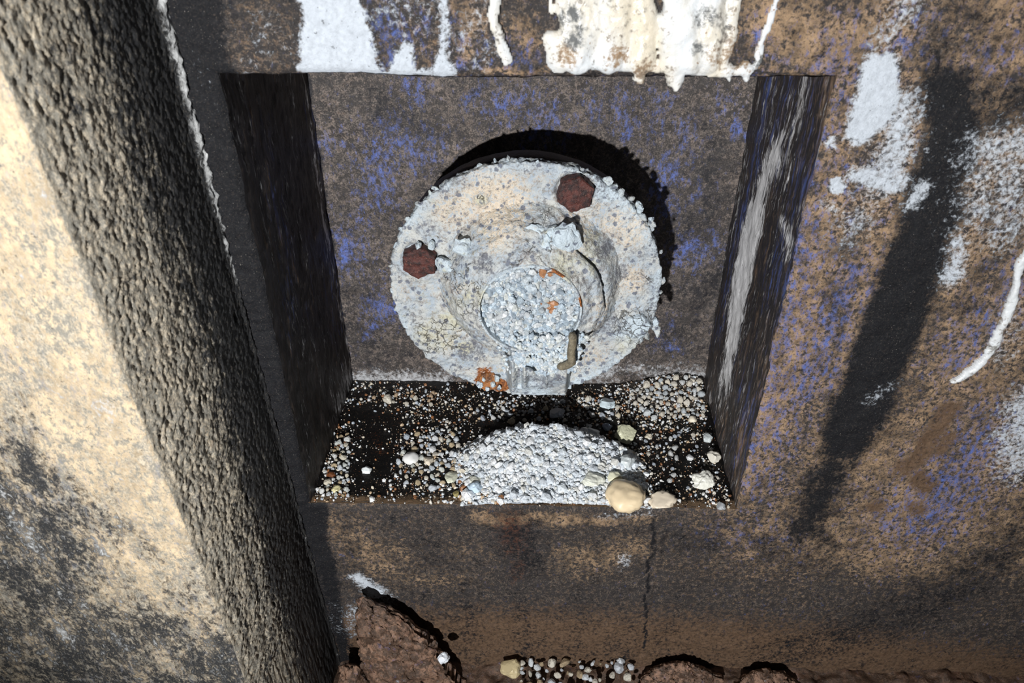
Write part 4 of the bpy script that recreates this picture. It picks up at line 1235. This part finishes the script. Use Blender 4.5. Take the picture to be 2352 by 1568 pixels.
nr, nt = 64, 200
RR, TT = np.meshgrid(np.linspace(0.0005, 0.0343, nr), np.linspace(0, 2 * np.pi, nt, endpoint=False), indexing='ij')
P = np.stack([HX + (RR * np.cos(TT)).ravel(), np.full(RR.size, YD - 0.0268), HZ + (RR * np.sin(TT)).ravel()], -1)
w1 = worley(P * 230, 9)
hgt = 0.0045 * fbm(P * 75 + 2, 3) + 0.0030 * (0.5 - w1[0]) + 0.0012 * fbm(P * 300, 3)
hgt -= 0.0060 * sstep(0.6, 1.0, ((P[:, 0] - HX) * 0.3 + (P[:, 2] - HZ)) / 0.035)
V0 = P.copy()
V0[:, 1] -= hgt
Q0 = grid_faces(nr, nt, wrap=True)[:, ::-1]
F0 = np.concatenate([Q0[:, [0, 1, 2]], Q0[:, [0, 2, 3]]])
C0 = np.tile(np.array(lin(206, 214, 222)[:3]), (len(V0), 1)) * (0.7 + 0.5 * np.clip(0.5 - w1[0], -0.3, 0.5))[:, None]
n = 1500
ra, ta = 0.0335 * np.sqrt(r.random(n)), r.uniform(0, 2 * np.pi, n)
gp = np.stack([HX + ra * np.cos(ta), np.full(n, YD - 0.0268), HZ + ra * np.sin(ta)], -1)
hg = 0.0045 * fbm(gp * 75 + 2, 3) - 0.0060 * sstep(0.6, 1.0, ((gp[:, 0] - HX) * 0.3 + (gp[:, 2] - HZ)) / 0.035)
rad = 0.0007 + 0.0027 * r.random(n) ** 2.5
gp[:, 1] -= hg + rad * r.uniform(-0.3, 0.7, n)
pal = np.array([lin(*c)[:3] for c in ((224, 238, 248), (206, 224, 238), (240, 245, 248), (220, 230, 236), (188, 204, 218), (232, 236, 232))])
pal = pal * 0.84
cc = pal[r.integers(0, len(pal), n)] * r.uniform(0.7, 1.05, (n, 1))
orange = (np.hypot(gp[:, 0] - (HX + 0.012), gp[:, 2] - (HZ + 0.002)) < 0.006) & (r.random(n) < 0.35) | (np.hypot(gp[:, 0] - (HX + 0.010), gp[:, 2] - (HZ + 0.027)) < 0.007) & (r.random(n) < 0.4)
cc = np.where(orange[:, None], np.array(lin(178, 124, 82)[:3]), cc)
Vg, Fg, Cg = grain_cloud(gp, rad, cc, r)
# crystals spilling from the lower lip of the bore down over the lug
n = 900
sx = r.normal(0.172, 0.016, n)
sz = r.uniform(0.100, 0.136, n)
ok = (np.abs(sx - 0.172) < 0.026 + 0.2 * (sz - 0.1)) & (np.hypot(sx - HX, sz - HZ) > 0.02)
sx, sz = sx[ok], sz[ok]
rad2 = 0.0008 + 0.0019 * r.random(len(sx)) ** 2
sy = YD - 0.029 - 0.004 * sstep(0.100, 0.118, sz) + 0.14 * np.abs(sx - 0.172) - rad2 * 0.2
c2 = pal[r.integers(0, len(pal), len(sx))]
Vs, Fs, Cs = grain_cloud(np.stack([sx, sy, sz], -1), rad2, c2, r)
part('crystal_plug', np.concatenate([V0, Vg, Vs]), np.concatenate([F0, Fg + len(V0), Fs + len(V0) + len(Vg)]), M_grain, col=np.concatenate([C0, Cg, Cs]), smooth=False, label='bluish white crystals filling the hub bore')

# ribbed lug below the hub
def lug():
    nx, nz_ = 110, 110
    X, Z = np.meshgrid(np.linspace(0.1455, 0.1965, nx), np.linspace(0.0625, 0.130, nz_), indexing='ij')
    X, Z = X.ravel(), Z.ravel()
    P = np.stack([X, 0 * X, Z], -1)
    u = (X - 0.171) / 0.0225
    body = sstep(1.12, 0.86, np.abs(u)) * sstep(0.063, 0.070, Z)
    y = YD + 0.001 - body * (0.016 + 0.014 * sstep(0.066, 0.102, Z))
    for xr_, wd, h in ((0.1525, 0.0012, 0.0022), (0.1610, 0.0016, 0.0026), (0.1765, 0.0012, 0.0022), (0.1895, 0.002, 0.0016)):
        y -= body * h * np.exp(-((X - xr_) / wd) ** 2) * sstep(0.078, 0.084, Z)
    y += body * 0.003 * sstep(0.162, 0.164, X) * sstep(0.176, 0.174, X) * sstep(0.084, 0.087, Z)
    y += body * 0.003 * sstep(0.154, 0.156, X) * sstep(0.160, 0.158, X) * sstep(0.078, 0.082, Z)
    y -= 0.0013 * fbm(P * 140, 4) + 0.0006 * fbm(P * 400, 2)
    P[:, 1] = y
    mk = crust_masks(P)
    mk['t'] *= 0.55
    mk['k'] = np.maximum(mk['k'], 0.5 * body * (np.sin((X - 0.1525) / 0.0075 * np.pi) ** 2) * sstep(0.08, 0.09, Z))
    mk['w'] += 0.12
    part('lug', P, grid_faces(nx, nz_), M_crust, mk, label='ribbed cast lug under the hub')
lug()

# bolts
def hex_bolt(name, x, z, y0, rad, h, rot, mat, label=None, enc=0.0):
    bm = bmesh.new()
    n = 6
    rings = [(1.0, 0.004), (1.0, -h * 0.82), (0.96, -h * 0.96), (0.84, -h), (0.0, -h)]
    V, F = [], []
    seg = 48
    for sc, yy_ in rings:
        for k in range(seg):
            a_ = 2 * math.pi * k / seg
            am = (a_ % (math.pi / 3)) - math.pi / 6
            hexr = math.cos(math.pi / 6) / math.cos(am)
            q = rad * sc * (hexr * (1 if sc > .8 else .5) + (0 if sc > .8 else .5))
            V.append((x + q * math.cos(a_ + rot), y0 + yy_, z + q * math.sin(a_ + rot)))
    V = np.array(V)
    # finer rows
    L = []
    R_ = len(rings)
    Vr = V.reshape(R_, seg, 3)
    for i in range(R_ - 1):
        for s in np.linspace(0, 1, 7)[:-1]:
            L.append(Vr[i] * (1 - s) + Vr[i + 1] * s)
    L.append(Vr[-1])
    Vf = np.concatenate(L)
    cvec = np.array([x, y0, z])
    d = Vf - cvec
    d /= np.linalg.norm(d, axis=1)[:, None] + 1e-9
    Vf = Vf + d * (0.0016 * fbm(Vf * 120 + x * 90, 4) + 0.0006 * fbm(Vf * 420, 2))[:, None]
    bm.free()
    mk = None
    if enc:
        mk = crust_masks(Vf)
        mk['m'] += 0.4
        mk['w'] += 0.2
    return part(name, Vf, grid_faces(len(L), seg, wrap=True)[:, ::-1], mat, mk, label=label) if label else part(name, Vf, grid_faces(len(L), seg, wrap=True)[:, ::-1], mat, mk)
hex_bolt('bolt', 0.1923, 0.2288, YD, 0.0127, 0.0075, 0.35, M_rust, 'dark red rusted hexagon bolt head at the upper right')
hex_bolt('bolt', 0.0882, 0.1770, YD, 0.0127, 0.0075, 0.42, M_rust, 'dark red rusted hexagon bolt head at the left')
hex_bolt('bolt', 0.2405, 0.1265, YD - 0.001, 0.0102, 0.0070, 0.2, M_crust, 'bolt head buried under cracked crust at the right', 1.0)
hex_bolt('bolt', 0.1335, 0.0705, YD + 0.0015, 0.0090, 0.0040, 0.1, rust_mat('orange_rust', lin(172, 112, 62), lin(96, 60, 36), lin(232, 220, 206)), 'bolt crumbled to orange rust at the bottom')
hex_bolt('stud', 0.1315, 0.2229, YD + 0.001, 0.0040, 0.0042, 0.0, M_crust, 'small olive crusted stud at the upper left', 1.0)

# bent pin hooked over the right side of the hub
def tube(path, rad, seg=14):
    path = np.array(path)
    n = len(path)
    V = []
    for i in range(n):
        tg = path[min(i + 1, n - 1)] - path[max(i - 1, 0)]
        tg /= np.linalg.norm(tg)
        s1 = np.cross(tg, [0.1, 1, 0.05])
        s1 /= np.linalg.norm(s1)
        s2 = np.cross(tg, s1)
        k = rad * (0.55 if i in (0, n - 1) else 1.0)
        for j in range(seg):
            a_ = 2 * math.pi * j / seg
            V.append(path[i] + k * (math.cos(a_) * s1 + math.sin(a_) * s2))
    F = grid_faces(n, seg, wrap=True)
    V = np.array(V + [path[0], path[-1]])
    caps = [[(j + 1) % seg, j, n * seg, n * seg] for j in range(seg)] + [[(n - 1) * seg + j, (n - 1) * seg + (j + 1) % seg, n * seg + 1, n * seg + 1] for j in range(seg)]
    tri = np.concatenate([F[:, [0, 1, 2]], F[:, [0, 2, 3]], np.array(caps)[:, :3]])
    return V, tri
pth = [(0.1925, YD - 0.037, 0.1425)] + [(0.1928 + 0.0004 * math.sin(k), YD - 0.0385, 0.1405 - 0.0028 * k) for k in range(9)]
for k in range(1, 8):
    a_ = k / 7 * 1.15
    pth.append((0.1925 - 0.0085 * (1 - math.cos(a_)) - 0.0012 * k * 0.4, YD - 0.0385 + 0.0008 * k, 0.1180 - 0.0085 * math.sin(a_)))
V, F = tube(pth, 0.0029)
V = V + 0.0006 * np.stack([fbm(V * 260 + k * 5, 3) for k in range(3)], -1)
part('bent_pin', V, F, M_pin, label='olive grey bent iron pin hooked beside the hub')

# loose crust chunks on the collar and ragged flakes round the rim
def chunk(name, x, y, z, s, seed, flat, mats, tint=None, rot=None):
    v, f = lump(ICO3, seed, 0.5, 1.5, 1, 4)
    v = v * (1 + 0.14 * fbm(v * 5 + seed, 3)[:, None]) * np.array(flat) * s
    R_ = rand_rots(1, np.random.default_rng(seed))[0] if rot is None else np.array(Matrix.Rotation(rot, 3, 'Y'))
    V = v @ R_.T + np.array([x, y, z])
    mk = {c: np.zeros(len(V)) for c in CH}
    mk['t'] += 0.1
    mk['m'] += 0.4
    mk['w'] += tint if tint is not None else 0.3
    mk['b'] += 0.2 + 0.2 * fbm(V * 90, 3)
    part(name, V, f, mats, mk, smooth=False)
chunk('crust_chunk', 0.1860, YD - 0.0200, 0.2040, 0.0100, 3, (1, .6, 1.05), M_crust, .75, 0.3)
chunk('crust_chunk', 0.1745, YD - 0.0200, 0.1995, 0.0064, 4, (.8, .7, 1.5), M_crust, .8, -0.5)
chunk('crust_chunk', 0.1680, YD - 0.0160, 0.2070, 0.0058, 5, (1.3, .7, .9), M_crust, .6, 0.4)
chunk('crust_chunk', 0.1770, YD - 0.0160, 0.2080, 0.0052, 6, (1, .8, 1), M_crust, .7)
chunk('crust_chunk', 0.1560, YD - 0.0155, 0.2030, 0.0044, 7, (1, .8, 1), M_crust, .8)
chunk('crust_chunk', 0.1515, YD - 0.0145, 0.2015, 0.0026, 8, (1, .7, 1), M_crust, .5)
chunk('crust_chunk', 0.1190, YD - 0.0140, 0.1930, 0.0070, 9, (1, .6, 1.1), M_crust, .6, 0.2)
chunk('crust_chunk', 0.1060, YD - 0.0080, 0.1760, 0.0066, 10, (1.2, .6, 1), M_crust, .6, 0.6)
chunk('crust_chunk', 0.0885, YD - 0.0065, 0.1905, 0.0034, 11, (1, .7, .9), M_crust, .6)
chunk('crust_chunk', 0.0975, YD - 0.0050, 0.1905, 0.0036, 12, (1, .7, .9), M_crust, .6)
chunk('crust_chunk', 0.1650, YD - 0.0360, 0.1080, 0.0042, 13, (1, .6, 1), M_crust, .2)
for k_, (dx, dz) in enumerate(((-.004, .004), (.003, -.001), (.006, .005), (-.001, -.005), (.008, -.004), (-.007, -.001))):
    chunk('crust_chunk', 0.1335 + dx, YD - 0.0035, 0.0705 + dz, 0.0019 + 0.0004 * (k_ % 3), 40 + k_, (1, .7, 1), M_crust, .8)
rf = np.random.default_rng(77)
def rim_pt(deg, dr=0.0):
    a_ = math.radians(deg)
    return CX + (RD + dr) * math.cos(a_), CZ + (RD + dr) * math.sin(a_)
for deg, dr, s in ((57, .001, .0052), (54, .0015, .0046), (50, .001, .0036), (45, .002, .0034), (41, .003, .0048), (39, .001, .0040), (36, .001, .0046), (33, .004, .0034), (31, .003, .0042), (29, .001, .003), (18, .002, .0024), (4, .001, .0034),
                   (-16, .002, .0056), (-19, .005, .0052), (-21, .008, .0042), (-24, .002, .0050), (-28, .001, .0036), (-2, .0005, .0026), (97, .002, .0026), (102, .002, .0022), (108, .002, .0026), (128, .0015, .0030), (131, .001, .0026), (138, .001, .0030), (146, .0005, .0028), (152, .0005, .0034), (160, .0, .003),
                   (170, .0, .0028), (182, .0, .0026), (63, .0, .0026), (68, .0005, .0022), (74, .0, .0024), (86, .0, .0022), (192, .0, .0024), (205, .0, .0022)):
    x, z = rim_pt(deg, dr)
    chunk('crust_flake', x, YD + 0.002 + rf.uniform(-.001, .002), z, s * 0.85, int(900 + deg), (1, .55, .75), M_crust, rf.uniform(.3, .7))

# ------------------------------------------------------------------ mud and stones at the foot of the wall
def clump(name, prof_l, prof_r, ztop, zbot, y0, thick, seed, label, nu=60, nv=70):
    U, Vv = np.meshgrid(np.linspace(0, 1, nu), np.linspace(0, 1, nv), indexing='ij')
    U, Vv = U.ravel(), Vv.ravel()
    z = zbot + (ztop - zbot) * Vv
    zs = np.linspace(zbot, ztop, len(prof_l))
    xl, xr = np.interp(z, zs, prof_l), np.interp(z, zs, prof_r)
    x = xl + (xr - xl) * U
    rim = (np.minimum(U, 1 - U) * 2) ** 0.4 * (np.minimum(1.0, (1 - Vv) * 4)) ** 0.5
    P = np.stack([x, 0 * x, z], -1)
    nzz = fbm(P * 60 + seed, 4)
    yf = y0 - thick * 0.5 * rim * (1 + 0.9 * nzz) - 0.25 * (ztop - z) * 0.5 - 0.0035 * fbm(P * 150 + seed, 4, 0.65)
    yb = y0 + thick * 0.5 * rim
    Pj = P + np.stack([fbm(P * 130 + seed + 3, 4, 0.65) * 0.007, 0 * x, fbm(P * 130 + seed + 9, 4, 0.65) * 0.007], -1)
    Fq = grid_faces(nu, nv)
    n = nu * nv
    A_ = np.stack([Pj[:, 0], yf, Pj[:, 2]], -1)
    B_ = np.stack([Pj[:, 0], yb, Pj[:, 2]], -1)
    i = np.arange(n).reshape(nu, nv)
    loop = np.concatenate([i[:, 0], i[-1, 1:], i[-2::-1, -1], i[0, -2:0:-1]])
    nx_ = np.roll(loop, -1)
    side_ = np.stack([loop, nx_, nx_ + n, loop + n], -1)
    me = mesh_np(name, np.concatenate([A_, B_]), np.concatenate([Fq, Fq[:, ::-1] + n, side_[:, ::-1]]))
    PP = np.concatenate([P, P])
    mk = {c: np.zeros(2 * n) for c in CH}
    mk['t'] = 0.42 + 0.4 * fbm(PP * 40 + seed, 3)
    mk['k'] = 0.15 + 0.3 * fbm(PP * 60 + seed + 4, 3)
    mk['r'] = 0.05 + 0.4 * fbm(PP * 70 + seed + 2, 3)
    mk['w'] = 0.12 + 0.2 * fbm(PP * 90 + seed + 5, 3)
    set_masks(me, mk)
    return link(name, me, M_mudfloor, label=label, category='mud clod')
clump('mud_clod', [0.022, 0.023, 0.024, 0.024, 0.025, 0.027], [0.122, 0.108, 0.096, 0.086, 0.066, 0.034], -0.092, -0.232, -0.016, 0.020, 5, 'tall jagged brown mud clod leaning at the foot of the wall on the left')
clump('mud_clod', [-0.002, 0.0, 0.003, 0.006], [0.040, 0.036, 0.032, 0.020], -0.168, -0.235, -0.030, 0.024, 15, 'low lumpy mud clod in the corner beside the pillar')
clump('mud_clod', [0.262, 0.264, 0.268, 0.285], [0.345, 0.340, 0.335, 0.310], -0.180, -0.232, -0.014, 0.02, 25, 'broad flat mud clod at the wall foot right of the white stones')
clump('mud_clod', [0.335, 0.340, 0.350, 0.362], [0.425, 0.415, 0.405, 0.385], -0.187, -0.236, -0.016, 0.022, 35, 'low brown mud clod farthest right along the wall foot')

v, f = lump(ICO3, 801, 0.5, 1.4, 1, 3)
me = mesh_np('mineral_lump', v * 0.0088, f, smooth=False)
o = link('mineral_lump', me, M_stone, label='yellowish pale lump at the wall foot beside the mud clod', category='mineral lump')
o.color = lin(206, 190, 150)
o.location = (0.151, -0.012, -0.193)
v, f = lump(ICO3, 811, 0.5, 1.4, 1, 3)
me = mesh_np('mineral_lump', v * 0.0048, f, smooth=False)
o = link('mineral_lump', me, M_stone, label='small bluish white crystal on the right slope of the tall mud clod', category='mineral lump')
o.color = lin(226, 232, 240)
o.location = (0.0960, -0.034, -0.146)
rq = np.random.default_rng(55)
cnt = 0
placed = []
while cnt < 60:
    x, y = 0.160 + 0.10 * rq.random() ** 1.5, rq.uniform(-0.036, -0.003)
    rad = 0.0016 + 0.0034 * rq.random() ** 1.6
    if any((x - a_) ** 2 + (y - b_) ** 2 < (0.7 * (rad + c_)) ** 2 for a_, b_, c_ in placed):
        if rq.random() > 0.02:
            continue
    placed.append((x, y, rad))
    o = link('mineral_pebble', LUMPS[cnt % 12], None, label='small %s stone in the bed of stones at the wall foot' % ('bluish white', 'bluish grey', 'cream', 'tan')[cnt % 4], category='pebble', group='stones at the wall foot')
    o.scale = rad * rq.uniform(0.75, 1.25, 3)
    o.rotation_euler = rq.uniform(0, 6.28, 3)
    o.location = (x, y, -0.195 - 0.10 * (-y) + rad * 0.4)
    o.color = lin(*[(228, 234, 240), (210, 216, 224), (226, 220, 206), (180, 160, 130)][cnt % 4])
    cnt += 1
bpy.context.view_layer.update()
